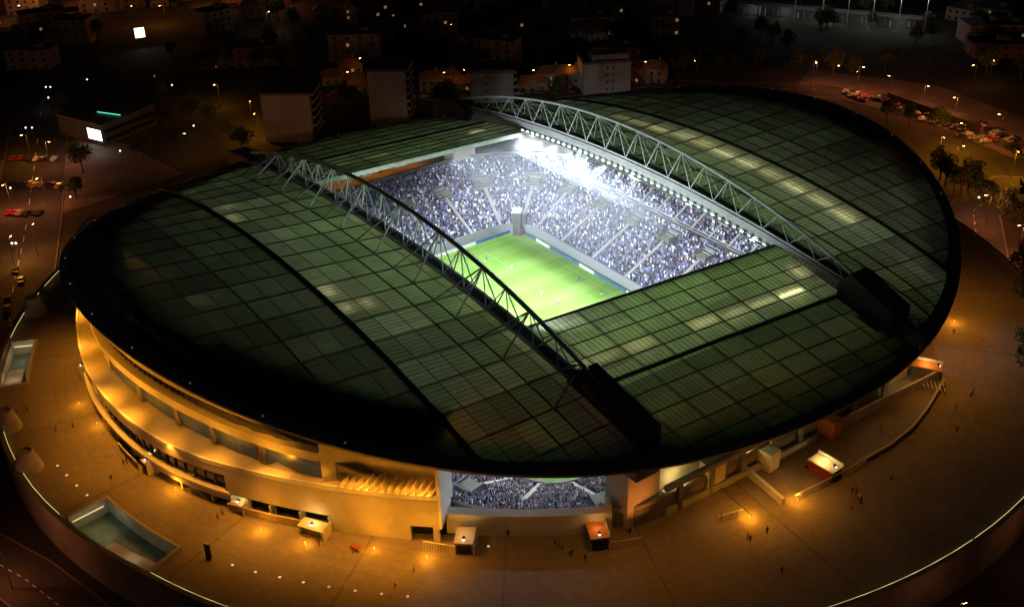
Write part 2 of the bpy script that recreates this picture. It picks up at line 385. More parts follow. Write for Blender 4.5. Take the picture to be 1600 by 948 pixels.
# --- end roofs
def end_roof(sg):
    mb = MB(); NX = 30; rows = []
    for y in np.linspace(-36, 36, 61):
        x0 = xedge(y, sg); xe = xrim(y, sg)
        v = .975 ** 2.03 - abs((y - RY) / RB) ** 2.03
        xb = RX + sg * RA * v ** (1 / 2.03)
        xs = list(np.linspace(x0, xb, NX)) + list(np.linspace(xb, xe, 6)[1:])
        rows.append([(x, y, roofz(x, y)) for x in xs])
    for i in range(len(rows) - 1):
        for j in range(len(rows[0]) - 1):
            a = [rows[i][j], rows[i][j + 1], rows[i + 1][j + 1], rows[i + 1][j]]
            if sg < 0: a = a[::-1]
            mb.add(a, [(0, 1, 2, 3)], 0 if j < NX - 1 else 1)
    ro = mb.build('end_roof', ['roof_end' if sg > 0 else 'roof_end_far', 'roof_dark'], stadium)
    g = MB()
    for k, L in enumerate((4.5, 9.0, 13.5, 17.4, 22, 27.5, 33, 38.5, 43)):
        big = L == 22
        pts = []
        for y in np.linspace(-35.6, 35.6, 24):
            x = xedge(y * max(0, 1 - L / 55), sg) + sg * L
            if sg * (xrim(y, sg) - x) > 1: pts.append((x, y, roofz(x, y) + .15))
        for a, b in zip(pts, pts[1:]): g.beam(a, b, .75 if big else .2, .7 if big else .2)
    for k in range(-1, 9):
        y = -29.5 + 8.45 * k
        if abs(y) > 35: continue
        x0 = xedge(y, sg); x1 = xrim(y, sg) - sg * 1.0
        pts = [(x, y, roofz(x, y) + .14) for x in np.linspace(x0, x1, 14)]
        for a, b in zip(pts, pts[1:]): g.beam(a, b, .2, .18)
    g.build('roof_beam', 'steel_dark', ro)
    f = MB()
    ys = np.linspace(-36, 36, 30)
    f.sweep([[(xedge(y, sg) + dx * sg, y, 37 + dz) for dx, dz in ((-.5, .25), (.1, .25), (.1, -1.1), (-.5, -1.1))] for y in ys])
    f.build('fascia', 'fascia_grey' if sg < 0 else 'steel_dark', ro)
    t = MB()
    if sg > 0:
        for k in range(-1, 8):
            y = -29.5 + 8.45 * k
            if y + 7 > 36 or k == 2: continue
            t.tube((xedge(y, 1) + 15.6, y + .8 if k >= 0 else -35, roofz(63, y) - 1), (xedge(y, 1) + 15.9, min(y + 7.6, 35.5), roofz(63, y + 7) - 1), .07 if k < 6 else .16, 6)
        t.tube((66, -35, 32.8), (70, -33, 32.6), .2, 6)
        t.tube((62.5, 33.5, 33.2), (59.0, 33.0, 33.8), .16, 6)
    else:
        t.tube((-62, 24.2, 34.4), (-62, 30, 34.4), .12, 6)
        t.tube((-62, -9, 34.4), (-62, -3, 34.4), .025, 6)
    t.build('roof_tube_light', 'tube', ro)
end_roof(1); end_roof(-1)

# --- rim fascia ring
def roof_rim():
    rings = MB(); N = 240
    for i in range(N):
        q = []
        for t in (i, i + 1):
            th = 2 * PI * t / N; c = []
            for rh, dz in ((.985, .2), (.995, .12), (1.001, -.1), (1.0, -.7), (.994, -1.15), (.94, -1.25)):
                x, y = rimxy(th, rh); x1, y1 = rimxy(th, 1); c.append((x, y, rimz(x1, y1) + dz))
            q.append(c)
        for k in range(5):
            rings.add([q[0][k], q[1][k], q[1][k + 1], q[0][k + 1]], [(0, 3, 2, 1)], 0)
    rings.build('roof_rim', 'rim', stadium, smooth=True)
    # unseen opaque soffit, its extent shaped to stop light leaking through the sheets
    s = MB()
    for i in range(N):
        q = []; dg_ = math.degrees(2 * PI * (i + .5) / N)
        if not (75 < dg_ < 150 or 205 < dg_ < 313): continue
        for t in (i, i + 1):
            th = 2 * PI * t / N; x1, y1 = rimxy(th, 1); c = []
            for rh in (.94, .885 if dg_ < 285 else .855):
                x, y = rimxy(th, rh); c.append((x, y, roofz(x, y) - (1.25 if rh > .9 else 1.0)))
            q.append(c)
        s.add([q[0][0], q[1][0], q[1][1], q[0][1]], [(0, 3, 2, 1)])
    s.build('leak_blocking_soffit', 'roof_dark', stadium)
    lens = MB().lathe([(0, .14), (.17, .06), (.17, -.1), (.1, -.2)], 8).mesh('marker_lamp', 'marker')
    for k in range(44):
        th = 2 * PI * (k + .3) / 44
        if th > PI * 1.72 or th < PI * .3: continue
        x, y = rimxy(th, .99); x1, y1 = rimxy(th, 1)
        link('marker_lamp', lens, stadium, (x, y, rimz(x1, y1) + .3))
roof_rim()

# --- trusses
def truss(sg):
    t = empty('main_truss'); t.parent = stadium
    XS = np.linspace(-86, 74, 110); y0 = 36.6 * sg
    c = MB(); P = [(x, y0, topz(x)) for x in XS]
    for a, b in zip(P, P[1:]): c.tube(a, b, .33 if sg > 0 else .52, 8)
    c.build('top_chord', 'steel', t)
    for dy in (-.5, 2.3):
        c = MB(); P = [(x, y0 + dy * sg, chordz(x) + .75) for x in XS]
        for a, b in zip(P, P[1:]): c.tube(a, b, (.26 if dy < 0 else .2) if sg > 0 else .42, 8)
        c.build('bottom_chord', 'steel', t)
    k_ = MB(); P = [(x, y0 + .9 * sg, chordz(x) + .55) for x in XS]
    for a, b in zip(P, P[1:]): k_.beam(a, b, 2.2, .12)
    k_.build('catwalk', 'steel_dark', t)
    w = MB(); n0 = 4.5 - 8.35 * 10.5
    tops = [n0 + 8.35 * k for k in range(0, 20)]
    for k, xt in enumerate(tops):
        if not -84 < xt < 72: continue
        a = (xt, y0, topz(xt))
        for xb in (xt - 4.175, xt + 4.175):
            if not -86 < xb < 74: continue
            for dy, r in ((-.5, .12 if sg > 0 else .17), (2.3, .08 if sg > 0 else .13)):
                w.tube(a, (xb, y0 + dy * sg, chordz(xb) + .75), r, 6)
    for xb in np.arange(n0 - 4.175, 74, 8.35):
        if -86 < xb: w.tube((xb, y0 - .5 * sg, chordz(xb) + .75), (xb, y0 + 2.3 * sg, chordz(xb) + .75), .12, 5)
    w.build('web_bracing', 'steel' if sg > 0 else 'steel_lit', t)
    for k, xt in enumerate(tops):
        if k % 2 or not -82 < xt < 70: continue
        for xf in (xt - 4.175, xt + 4.175):
            if not -82 < xf < 73: continue
            s = MB().tube((xt, y0, topz(xt)), (xf, 46.5 * sg, roofz(xf, 46.5 * sg) + .4), .1 if sg > 0 else .19, 6)
            s.lathe([(.55, 0), (.55, .25), (.25, .55)], 8, (xf, 46.5 * sg, roofz(xf, 46.5 * sg) + .12))
            s.build('roof_strut', 'steel' if sg > 0 else 'steel_lit', t)
    # small posts that carry the roof edge
    h = MB()
    for x in np.arange(-80, 74, 8.35): h.tube((x, y0 + .6 * sg, chordz(x) + .6), (x, 36.2 * sg, chordz(x) - .6), .12, 5)
    h.build('hanger', 'steel', t)
    return t
truss(1); truss(-1)
# abutment blocks where the trusses land on the roof
def abutment(sg, end):
    x0, x1 = (66.5 if sg < 0 else 73.0, 87.0) if end > 0 else (-98, -80)
    yA, yB = 33.6 * sg, 39.4 * sg
    pts = []
    zt0, zt1 = (chordz(67) + 3.6, chordz(87) + 2.6) if end > 0 else (34.0, 36.2)
    zb = 25
    if end > 0:
        prof = [(x0 - 1.2, zb), (x0 - 1.2, chordz(67) - .3), (x0 + 1.6, zt0), (x1 - .2, zt1), (x1, zt1 - .8), (x1, zb)]
    else:
        prof = [(x0, zb), (x0, zt0 - 2), (x0 + 1, zt0), (x1 - 3, zt1), (x1 + 1.2, chordz(-80) - .3), (x1 + 1.2, zb)]
    mb = MB(); n = len(prof)
    vs = [(x, yA, z) for x, z in prof] + [(x, yB, z) for x, z in prof]
    mb.add(vs, [tuple(range(n)), tuple(range(n, 2 * n))[::-1]] + [(i, n + i, n + (i + 1) % n, (i + 1) % n) for i in range(n)])
    mb.build('truss_abutment', 'block', stadium, fix=True)
for sg in (1, -1):
    for end in (1, -1): abutment(sg, end)
# piers
def pier(cx, cy, w, d, z1):
    mb = MB(); mb.box((cx, cy, (z1 - 2) / 2), (w, d, z1 + 2)); return mb.build('truss_pier', 'render', stadium)
pier(81.3, -35.1, 6.6, 8.2, 31.0); pier(81.3, 36, 6.6, 8, 31); pier(-87.5, 36.5, 6, 8.5, 31); pier(-87.5, -36, 6, 8, 31)

# --- bowl
CXC, CYC = 47.0, 28.5
kind_end = [False]
def zstand(d):
    if d <= 21: return 2.6 + .48 * d
    if kind_end[0]: return 2.6 + .48 * d
    if d <= 22.0: return 12.7
    return 13.1 + .62 * (d - 22.0)
def stations():
    S = []   # (base xy, normal, kind, s)
    def seg(p, q, n, kind, k):
        for i in range(k + 1):
            t = i / k; S.append(((p[0] + (q[0] - p[0]) * t, p[1] + (q[1] - p[1]) * t), n, kind))
    def fan(cx, cy, a0, a1, kind, k):
        for i in range(k + 1):
            a = math.radians(a0 + (a1 - a0) * i / k); n = (math.cos(a), math.sin(a)); S.append(((cx + 11 * n[0], cy + 11 * n[1]), n, kind))
    return S, seg, fan
FAN = 22
def cut(b, n, d): return .8 * (b[0] + n[0] * d) - .6 * (b[1] + n[1] * d) > 89.6   # the open corner
def dmax_side(b, n):
    d = 10
    while d < 64 and rho(b[0] + n[0] * d, b[1] + n[1] * d) < .893 and not cut(b, n, d): d += .5
    return d
def dmax_end(b, n):
    d = 10
    while d < 27.5 and rho(b[0] + n[0] * d, b[1] + n[1] * d) < .93 and not cut(b, n, d): d += .5
    return d
STANDS = []
def make_stand(kind, sg):
    kind_end[0] = kind == 'end'
    S, seg, fan = stations()
    if kind == 'side':
        a0 = 90 * sg
        fan(-CXC, sg * CYC, a0 + FAN * sg, a0, 's', 10); seg((-CXC, sg * 39.5), (CXC, sg * 39.5), (0, sg), 's', 60); fan(CXC, sg * CYC, a0, a0 - FAN * sg, 's', 8)
    else:
        base = 0 if sg > 0 else 180
        fan(sg * CXC, -CYC, base - sg * (90 - FAN), base, 'e', 16); seg((sg * 58, -CYC), (sg * 58, CYC), (sg, 0), 'e', 36); fan(sg * CXC, CYC, base, base + sg * (90 - FAN), 'e', 16)
    mb = MB()
    D = []
    for (b, n, k) in S: D.append(dmax_side(b, n) if k == 's' else dmax_end(b, n))
    row = .85
    prof = lambda dm: [(d, zstand(d)) for d in np.arange(0, dm, row)]
    for i in range(len(S) - 1):
        (b0, n0, _), (b1, n1, _) = S[i], S[i + 1]
        dm = min(D[i], D[i + 1]); ds = list(np.arange(0, dm + row, row))
        q = []
        for a, d in enumerate(ds[:-1]):
            z = zstand(d); zn = zstand(ds[a + 1])
            for (dd, zz) in ((d, z), (ds[a + 1], z)):
                q.append(((b0[0] + n0[0] * dd, b0[1] + n0[1] * dd, zz), (b1[0] + n1[0] * dd, b1[1] + n1[1] * dd, zz)))
        for a in range(len(q) - 1):
            p, r = q[a], q[a + 1]
            fl = (kind == 'side') == (sg > 0)
            idx = (0, 1, 2, 3)
            if kind == 'end': idx = (3, 2, 1, 0)
            mb.add([p[0], p[1], r[1], r[0]], [idx], 0 if a % 2 == 0 else 1)
    st = mb.build('stand', ['seat_blue', 'concrete'], stadium)
    # back wall, end walls, front wall
    w = MB(); top = []
    for (b, n, _), d in zip(S, D):
        top.append(((b[0] + n[0] * (d + .4), b[1] + n[1] * (d + .4)), zstand(d) + 1.0))
    w.strip([(x, y, 3.0) for (x, y), z in top], [(x, y, z) for (x, y), z in top])
    w.strip([(x, y, z) for (x, y), z in top], [(x * .992, y * .992, z) for (x, y), z in top])
    if kind == 'side':
        for e in (0, -1):
            (b, n, _), d = S[e], D[e]; ds = np.linspace(22, d + .4, 14)
            w.strip([(b[0] + n[0] * t, b[1] + n[1] * t, 3.0) for t in ds], [(b[0] + n[0] * t, b[1] + n[1] * t, zstand(t) + 1.1) for t in ds])
    w.build('stand_wall', 'concrete_dark', st)
    f = MB(); P = [(b[0] - n[0] * .3, b[1] - n[1] * .3) for b, n, _ in S]
    f.strip([(x, y, 0) for x, y in P], [(x, y, 3.3) for x, y in P]); f.strip([(x, y, 3.3) for x, y in P], [(b[0], b[1], 3.3) for b, n, _ in S])
    f.build('front_wall', 'grey', st)
    # aisles
    L = [0.]
    for i in range(1, len(S)): L.append(L[-1] + math.hypot(*(Vector(S[i][0]) + Vector(S[i][1]) * 12 - Vector(S[i - 1][0]) - Vector(S[i - 1][1]) * 12)))
    def interp(l):
        i = min(max(np.searchsorted(L, l) - 1, 0), len(S) - 2); t = (l - L[i]) / (L[i + 1] - L[i] + 1e-9)
        b = Vector(S[i][0]).lerp(Vector(S[i + 1][0]), t); n = Vector(S[i][1]).lerp(Vector(S[i + 1][1]), t).normalized(); return b, n, min(D[i], D[i + 1])
    aisles = []
    step = 15.2 if kind == 'side' else 14.0
    n_a = int(L[-1] // step); off = (L[-1] - n_a * step) / 2
    if kind == 'side':
        lf = L[10] + 47; AL = [lf + x * sg * sg for x in (-51.5, -36.6, -21.7, -6.6, 8.5, 23.6, 38.7, 52.5)]
    else: AL = [off + k * step for k in range(n_a + 1)]
    for l in AL:
        if l < 1 or l > L[-1] - 1: continue
        b, n, dm = interp(l); aisles.append((l, 0, 15.0))
        mm = MB()
        def strip(bb, nn, d0, d1, wd=.5):
            tg = Vector((-nn.y, nn.x)); rings = []
            for d in np.arange(d0, d1, .85):
                p = bb + nn * d; z = zstand(d); zn = zstand(d + .85)
                mm.add([(*(p - tg * wd), z + .4), (*(p + tg * wd), z + .4), (*(p + nn * .85 + tg * wd), zn + .4), (*(p + nn * .85 - tg * wd), zn + .4),
                        (*(p - tg * wd), z - .3), (*(p + tg * wd), z - .3)], [(0, 1, 2, 3), (4, 5, 1, 0)])
        strip(b, n, .2, 14.5)
        mm.build('aisle', 'concrete', st)
        # vomitory
        vb = MB(); tg = Vector((-n.y, n.x)); ang = math.atan2(n.y, n.x)
        if dm > 25:
            p = b + n * 16.8; z = zstand(14.6)
            for s2 in (-1, 1): vb.box((*(p + tg * 2.2 * s2), z + .9), (4.6, .3, 2.4), ang)
            vb.box((*(p + n * 2.2), z + 1.0), (.3, 4.1, 2.9), ang); vb.box((*p, z + 1.2), (4.4, 4.1, .2), ang)
            vb.build('vomitory', 'vomitory_concrete', st); aisles.append((l, 14.2, 19.4, 2.7)); aisles.append((l, 0, .1))
        if dm > 34:
            for l2 in (l - step / 4, l + step / 4):
                if 1 < l2 < L[-1] - 1:
                    b2, n2, dm2 = interp(l2); mm = MB(); strip(b2, n2, 22.1, dm2 - 1, .4); mm.build('aisle', 'concrete', st); aisles.append((l2, 22, 70))
    # walkway between the tiers
    if kind == 'side':
        r = MB()
        pass
        r.strip([(b[0] + n[0] * 21.1, b[1] + n[1] * 21.1, 12.86) for b, n, _ in S], [(b[0] + n[0] * 21.95, b[1] + n[1] * 21.95, 12.86) for b, n, _ in S])
        r.strip([(b[0] + n[0] * 21.95, b[1] + n[1] * 21.95, 12.86) for b, n, _ in S], [(b[0] + n[0] * 22.0, b[1] + n[1] * 22.0, 13.5) for b, n, _ in S])
        r.build('walkway', 'concrete_dark', st)
    STANDS.append((kind, sg, L, interp, aisles))
    return st
for a in (('side', 1), ('side', -1), ('end', 1), ('end', -1)): make_stand(*a)

# --- crowd: tens of thousands of spectators as one mass
def crowd():
    pos = []; fac = []
    for kind, sg, L, interp, aisles in STANDS:
        kind_end[0] = kind == 'end'
        lo = [0, 0]
        for d in np.arange(.6, 62, .85):
            if kind == 'side' and 20.7 < d < 22.0: continue
            l = rng.uniform(0, .3)
            while l < L[-1]:
                b, n, dm = interp(l)
                sc_ = 1.0
                if d < dm - .6 and (kind == 'side' or True):
                    ok = rng.random() < (.93 if d > 1.7 else .6) - (.22 if (math.sin(l * .31 + sg) * math.sin(d * .37 + l * .07) > .86) else 0)
                    for a in aisles:
                        w = a[3] if len(a) > 3 else .85
                        if a[1] <= d <= a[2] and abs(a[0] - l) < w: ok = False; break
                    if ok: pos.append((b.x + n.x * (d + .35 + rng.normal(0, .06)), b.y + n.y * (d + .35), zstand(d) , -n.x, -n.y, d, l, 1 if kind == 'side' else 0, sg))
                l += .52 + rng.random() * .06
    pos = np.array(pos); N = len(pos)
    # one spectator: tapered torso and a head
    t = np.array([(-.23, -.16, .0), (.23, -.16, .0), (.23, .2, 0), (-.23, .2, 0), (-.21, -.1, .95), (.21, -.1, .95), (.21, .14, .95), (-.21, .14, .95)])
    h = np.array([(-.1, -.1, .98), (.1, -.1, .98), (.1, .12, .98), (-.1, .12, .98), (-.09, -.09, 1.27), (.09, -.09, 1.27), (.09, .1, 1.27), (-.09, .1, 1.27)])
    body = np.vstack([t, h])
    fq = [(4, 5, 6, 7), (0, 1, 5, 4), (1, 2, 6, 5), (2, 3, 7, 6), (3, 0, 4, 7)]
    fq = np.array(fq + [tuple(i + 8 for i in f) for f in fq])
    zs = rng.uniform(.7, 1.08, N)
    nx, ny = pos[:, 3], pos[:, 4]
    V = np.empty((N, 16, 3))
    bx = body[:, 0][None, :] * rng.uniform(.75, 1.05, N)[:, None]; by = body[:, 1][None, :]
    V[:, :, 0] = pos[:, 0:1] - bx * ny[:, None] - by * nx[:, None]
    V[:, :, 1] = pos[:, 1:2] + bx * nx[:, None] - by * ny[:, None]
    V[:, :, 2] = pos[:, 2:3] + body[:, 2][None, :] * zs[:, None]
    F = (np.arange(N)[:, None, None] * 16 + fq[None]).reshape(-1, 4)
    me = bpy.data.meshes.new('crowd')
    me.vertices.add(N * 16); me.vertices.foreach_set('co', V.reshape(-1))
    nf = len(F); me.loops.add(nf * 4); me.loops.foreach_set('vertex_index', F.reshape(-1).astype(np.int32))
    me.polygons.add(nf); me.polygons.foreach_set('loop_start', np.arange(nf, dtype=np.int32) * 4)
    try: me.polygons.foreach_set('loop_total', np.full(nf, 4, dtype=np.int32))
    except Exception: pass
    me.update(calc_edges=True)
    pal = np.array([(.05, .05, .075), (.085, .1, .19), (.18, .21, .35), (.02, .02, .025), (.72, .73, .78), (.26, .28, .4), (.14, .12, .12), (.25, .07, .07), (.42, .4, .38), (.13, .16, .28)])
    pr = np.array([.18, .17, .11, .12, .11, .12, .06, .02, .05, .06]); pr /= pr.sum()
    ci = rng.choice(len(pal), N, p=pr)
    col = np.ones((N, 16, 4)); col[:, :8, :3] = pal[ci][:, None, :] * rng.uniform(1.1, 1.6, N)[:, None, None]
    skin = np.array([(.4, .26, .2), (.3, .19, .14), (.06, .04, .03)]); col[:, 8:, :3] = skin[rng.choice(3, N, p=[.4, .2, .4])][:, None, :]
    a = me.color_attributes.new('tint', 'FLOAT_COLOR', 'POINT'); a.data.foreach_set('color', col.reshape(-1).astype(np.float32))
    me.materials.append(MAT['crowd'])
    o = bpy.data.objects.new('crowd', me); COL.objects.link(o)
    tag(o, 'packed crowd of spectators in dark, blue and white clothes filling the stands around the pitch', 'crowd', kind='stuff')
    print('spectators', N)
crowd()

# ------------------------------------------------------------------ pitch
p = MB().prism([(-58, -39.4), (58, -39.4), (58, 39.4), (-58, 39.4)], -.5, 0); tag(p.build('pitch', 'grass'), kind='structure')
def pitch_lines():
    m_ = MB(); z = .004
    def ln(x0, y0, x1, y1, w=.14):
        d = Vector((x1 - x0, y1 - y0)).normalized(); n = Vector((-d.y, d.x)) * w / 2
        m_.add([(x0 - n.x, y0 - n.y, z), (x1 - n.x, y1 - n.y, z), (x1 + n.x, y1 + n.y, z), (x0 + n.x, y0 + n.y, z)], [(0, 1, 2, 3)])
    ln(-52.5, -34, 52.5, -34); ln(-52.5, 34, 52.5, 34)
    for s in (-1, 1):
        ln(52.5 * s, -33.9, 52.5 * s, 33.9)
        for yy, dx in ((20.16, 16.5), (9.16, 5.5)):
            ln(52.4 * s, -yy, (52.5 - dx) * s, -yy); ln(52.4 * s, yy, (52.5 - dx) * s, yy); ln((52.5 - dx) * s, -yy + .1, (52.5 - dx) * s, yy - .1)
    ln(0, -33.9, 0, 33.9)
    A = [(9.08 * math.cos(t), 9.08 * math.sin(t), z + .003) for t in np.linspace(0, 2 * PI, 65)]; B = [(9.22 * math.cos(t), 9.22 * math.sin(t), z + .003) for t in np.linspace(0, 2 * PI, 65)]
    m_.strip(B, A)
    tag(m_.build('pitch_marking', 'turf_line'), kind='structure')
pitch_lines()
def goal(x, sg, label):
    g = empty('goal', (x, 0, 0), 0, label, 'goal')
    f = MB()
    for s in (-1, 1): f.tube((0, 3.66 * s, 0), (0, 3.66 * s, 2.44), .06, 8)
    f.tube((0, -3.7, 2.44), (0, 3.7, 2.44), .06, 8); f.build('goal_frame', 'white', g)
    n = MB()
    for i in range(13):
        y = -3.6 + .6 * i; n.tube((0, y, 2.42), (sg * 1.2, y, 2.2), .02, 4); n.tube((sg * 1.2, y, 2.2), (sg * 2.2, y, .02), .02, 4)
    for k in range(5):
        t = k / 4; n.tube((sg * (1.2 + t), -3.6, 2.2 * (1 - t) + .02), (sg * (1.2 + t), 3.6, 2.2 * (1 - t) + .02), .02, 4)
    n.build('goal_net', 'white', g)
goal(-52.5, -1, 'white goal with net on the goal line at the far end of the pitch')
# advertising boards
def boards():
    k = 0
    for i in range(15):
        x = -50 + 7.2 * i; k += 1
        mm = MB().box((x, 37.2, .5), (6.9, .18, 1.0)).box((x, 37.35, .25), (6.5, .5, .1))
        o = mm.build('advertising_board', ['board_blue', 'board_white', 'board_blue'][i % 3]); tag(o, ('blue' if i % 3 != 1 else 'white') + ' perimeter board in the row along the far touchline', 'board', 'perimeter boards on the touchline')
    for i in range(10):
        y = -33 + 7.2 * i
        mm = MB().box((-56.2, y, .5), (.18, 6.9, 1.0)).box((-56.35, y, .25), (.5, 6.5, .1))
        o = mm.build('advertising_board', ['board_white', 'board_blue'][1 if i in (8, 9) else 0]); tag(o, ('pale' if i not in (8, 9) else 'dark blue') + ' perimeter board in the row behind the far goal', 'board', 'perimeter boards behind the goal')
MAT['board_blue'] = mat('board_blue', (.08, .14, .3), .5, noise=.3, scale=.8); MAT['board_white'] = mat('board_white', (.7, .72, .68), .5, noise=.15, scale=.8)
boards()
# dugouts
for i, (x, lab) in enumerate(((6, 'curved white team shelter beside the touchline, farther from the near corner'), (24, 'curved white team shelter beside the touchline, closer to the near corner'))):
    d = empty('dugout', (x, 38.3, 0), 0, lab, 'shelter')
    sh = MB(); sec = [(math.cos(a) * 1.2, .1 + math.sin(a) * 1.9) for a in np.linspace(PI * .98, PI * .25, 8)]
    A = [(-4.5, -q * .8, z) for q, z in sec]; B = [(4.5, -q * .8, z) for q, z in sec]
    sh.strip(A, B); sh.strip([(x_, y_ + .06, z_ + .06) for x_, y_, z_ in A], [(x_, y_ + .06, z_ + .06) for x_, y_, z_ in B]); sh.build('shelter_shell', 'white', d)
    MB().box((0, -.1, .42), (8.6, .5, .12)).box((0, .1, .7), (8.6, .1, .6)).build('bench', 'black', d)
# corner tower with red gate, flags
t = empty('access_tower', (-54.2, 35.7, 0), PI / 4 * 3, 'grey access tower with pale cap in the far corner of the pitch', 'tower')
MB().box((0, 0, 4.0), (3.0, 2.4, 8.0), taper=1.12).build('tower_shaft', 'block', t); MB().box((0, 0, 8.15), (3.8, 3.0, .3)).build('tower_cap', 'white', t); MB().box((0, -1.6, 1.2), (2.6, .6, 2.4)).build('gate', 'red', t)

# ------------------------------------------------------------------ floodlights on the roof edges
def floods():
    body = MB().box((0, 0, 0), (1.2, .5, .6)).box((0, .45, .1), (.25, .5, .3)).mesh('floodlight', 'steel')
    lens = MB().box((0, -.3, 0), (.8, .1, .3)).mesh('lens', 'flood'); lens2 = MB().box((0, -.3, 0), (.8, .1, .3)).mesh('lens', 'flood_soft')
    for sg in (1, -1):
        f = MB(); pts = [(x, 35.9 * sg, chordz(x) - 1.9) for x in np.linspace(-52, 52, 50)]
        for a, b in zip(pts, pts[1:]):
            f.beam(a, b, .25, 2.0)
            f.beam((a[0], a[1] - .6 * sg, a[2] - .9), (b[0], b[1] - .6 * sg, b[2] - .9), 1.2, .12)
        f.build('lighting_gantry', 'fascia_grey', stadium)
        for k in range(40):
            x = -49 + 2.5 * k
            bright = (sg < 0) or x < -2 or k % 4 == 0
            o = link('floodlight', body, stadium, (x, 34.9 * sg, chordz(x) - 2.1), 0 if sg > 0 else PI)
            o.rotation_euler = (math.radians(-28), 0, 0 if sg > 0 else PI)
            link('lens', lens if bright else lens2, o)
        for k in range(14):
            x = -46 + 7.1 * k
            z = chordz(x) - 3.0
            spot((x, 34.2 * sg, z), (x * .75, -12 * sg, 0), FLOOD, COOL, 105, .6, .6, 'flood_beam', stadium)
            spot((x, 34.2 * sg, z), (x * 1.0, -62 * sg, 12), FLOOD * .75, COOL, 75, .7, .6, 'flood_beam', stadium)
    for x in (-44, -22, 0, 22, 44):
        for sg in (1, -1):
            spot((x, 34.2 * sg, chordz(x) - 3), (x * 1.3, 60 * sg, 10), FLOOD * .55, COOL, 110, .8, .6, 'flood_beam', stadium)
    for y in (-24, 0, 24):
        spot((-48, y, 34), (-72, y * 1.1, 6), FLOOD * .3, COOL, 80, .8, .6, 'flood_beam', stadium)
        spot((47, y, 34), (68, y * 1.1, 4), FLOOD * .3, COOL, 74, .8, .6, 'flood_beam', stadium)
    for x, y in ((-47, 8), (-47, 14)):
        spot((x, y, 34), (-68, 48, 10), FLOOD * .9, COOL, 90, .8, .6, 'flood_beam', stadium)
FLOOD = 34000
floods()

# ------------------------------------------------------------------ facade of the near left side (polar about FX, FY)
FX, FY = -4.8, -.5
def polar(th, r): a = math.radians(th); return FX + r * math.cos(a), FY + r * math.sin(a)
TO = ([-125, -115, -106, -98, -92, -85, -78, -72, -66, -60, -52, -44.5], [111.5, 110.8, 109.8, 109.4, 108.7, 107.8, 106.6, 104.9, 102.8, 101.2, 99.7, 98.9])
TI = ([-125, -103, -97, -90, -82, -75, -70, -60, -50, -44.5], [107.5, 105.0, 104.4, 102.8, 101.2, 100.2, 99.8, 99.2, 98.6, 98.2])
def ro(th): return float(np.interp(th, *TO))
def ri(th): return float(np.interp(th, *TI))
def arc(name, m_, t0, t1, rf, z0, z1, thick, parent=None, step=1.0, zt=None):
    """curved wall from polar angle t0 to t1: outer face at rf(th), thick metres deep"""
    n = max(2, int(abs(t1 - t0) / step) + 1); rings = []
    for th in np.linspace(t0, t1, n):
        r = rf(th); xo, yo = polar(th, r); xi, yi = polar(th, r - thick)
        za = z1 if zt is None else zt(xo, yo)
        rings.append([(xo, yo, z0), (xo, yo, za), (xi, yi, za), (xi, yi, z0)])
    mb = MB(); mb.sweep(rings); return mb.build(name, m_, parent or stadium, fix=True)
PZ = 12.0
soff = lambda x, y: roofz(x, y) - .12
T0 = -124
fac = arc('upper_wall', 'render', T0, -58, lambda t: ri(t) + .5, 33.0, 40, .6, zt=soff)
arc('upper_recess', 'steel_dark', T0, -58, lambda t: ri(t) - .9, 30.0, 33.0, .4)
gl = MB()
arc('gallery_slab', 'render', T0, -58.0, lambda t: ri(t) + 1.1, 28.0, 30.0, 2.6)
arc('gallery_glazing', 'gallery_glass', -97, -58.2, lambda t: ri(t) - .2, 23.0, 28.0, .3)
arc('gallery_wall', 'render', T0, -97, lambda t: ri(t) + .1, 23.0, 28.0, .5)
for th in (-88, -80, -73.6, -66.0): x, y = polar(th, ri(th) + .15); MB().box((x, y, 25.5), (.7, 1.3, 5.0), math.radians(th)).build('gallery_pillar', 'concrete_dark', stadium)
for th in np.arange(-96, -58.4, 1.15): x, y = polar(th, ri(th) - .75); MB().box((x, y, 31.5), (.25, .3, 3.0), math.radians(th)).build('recess_mullion', 'steel_dark', stadium)
for c0, c1 in ((-91.5, -87), (-83, -79)):
    for th in np.arange(c0, c1, .42): x, y = polar(th, ri(th) + .62); MB().box((x, y, 36.6), (.25, .14, 4.6), math.radians(th)).build('louvre', 'concrete_dark', stadium)
def rc(t): return ri(t) + .6 - 3.6 * min(1, max(0, (t + 58) / 3.5))
arc('corner_wall', 'render', -58, -44.6, rc, 22.6, 30, .7, zt=soff)
# end face that looks into the open corner
x0, y0 = polar(-44.6, 98.9); x1, y1 = 60.5, -64.0
mb = MB(); e = Vector((x1 - x0, y1 - y0)).normalized(); nrm = Vector((-e.y, e.x)) * .35
mb.prism([(x0 + nrm.x, y0 + nrm.y), (x1 + nrm.x, y1 + nrm.y), (x1 - nrm.x, y1 - nrm.y), (x0 - nrm.x, y0 - nrm.y)], 15.2, 31.5); mb.build('corner_return_wall', 'concrete_pale', stadium)
# terrace
def band(name, m_, t0, t1, fa, fb, z0, z1):
    rings = []
    for th in np.linspace(t0, t1, int(abs(t1 - t0)) + 2):
        a = polar(th, fa(th)); b = polar(th, fb(th)); rings.append([(*a, z0), (*a, z1), (*b, z1), (*b, z0)])
    return MB().sweep(rings).build(name, m_, stadium, fix=True)
band('terrace', 'render', T0, -44.8, ro, lambda t: ri(t) - 4.2, 22.3, 22.75)
arc('terrace_coping', 'concrete_pale', T0, -44.7, lambda t: ro(t) + .08, 22.1, 23.15, .42)
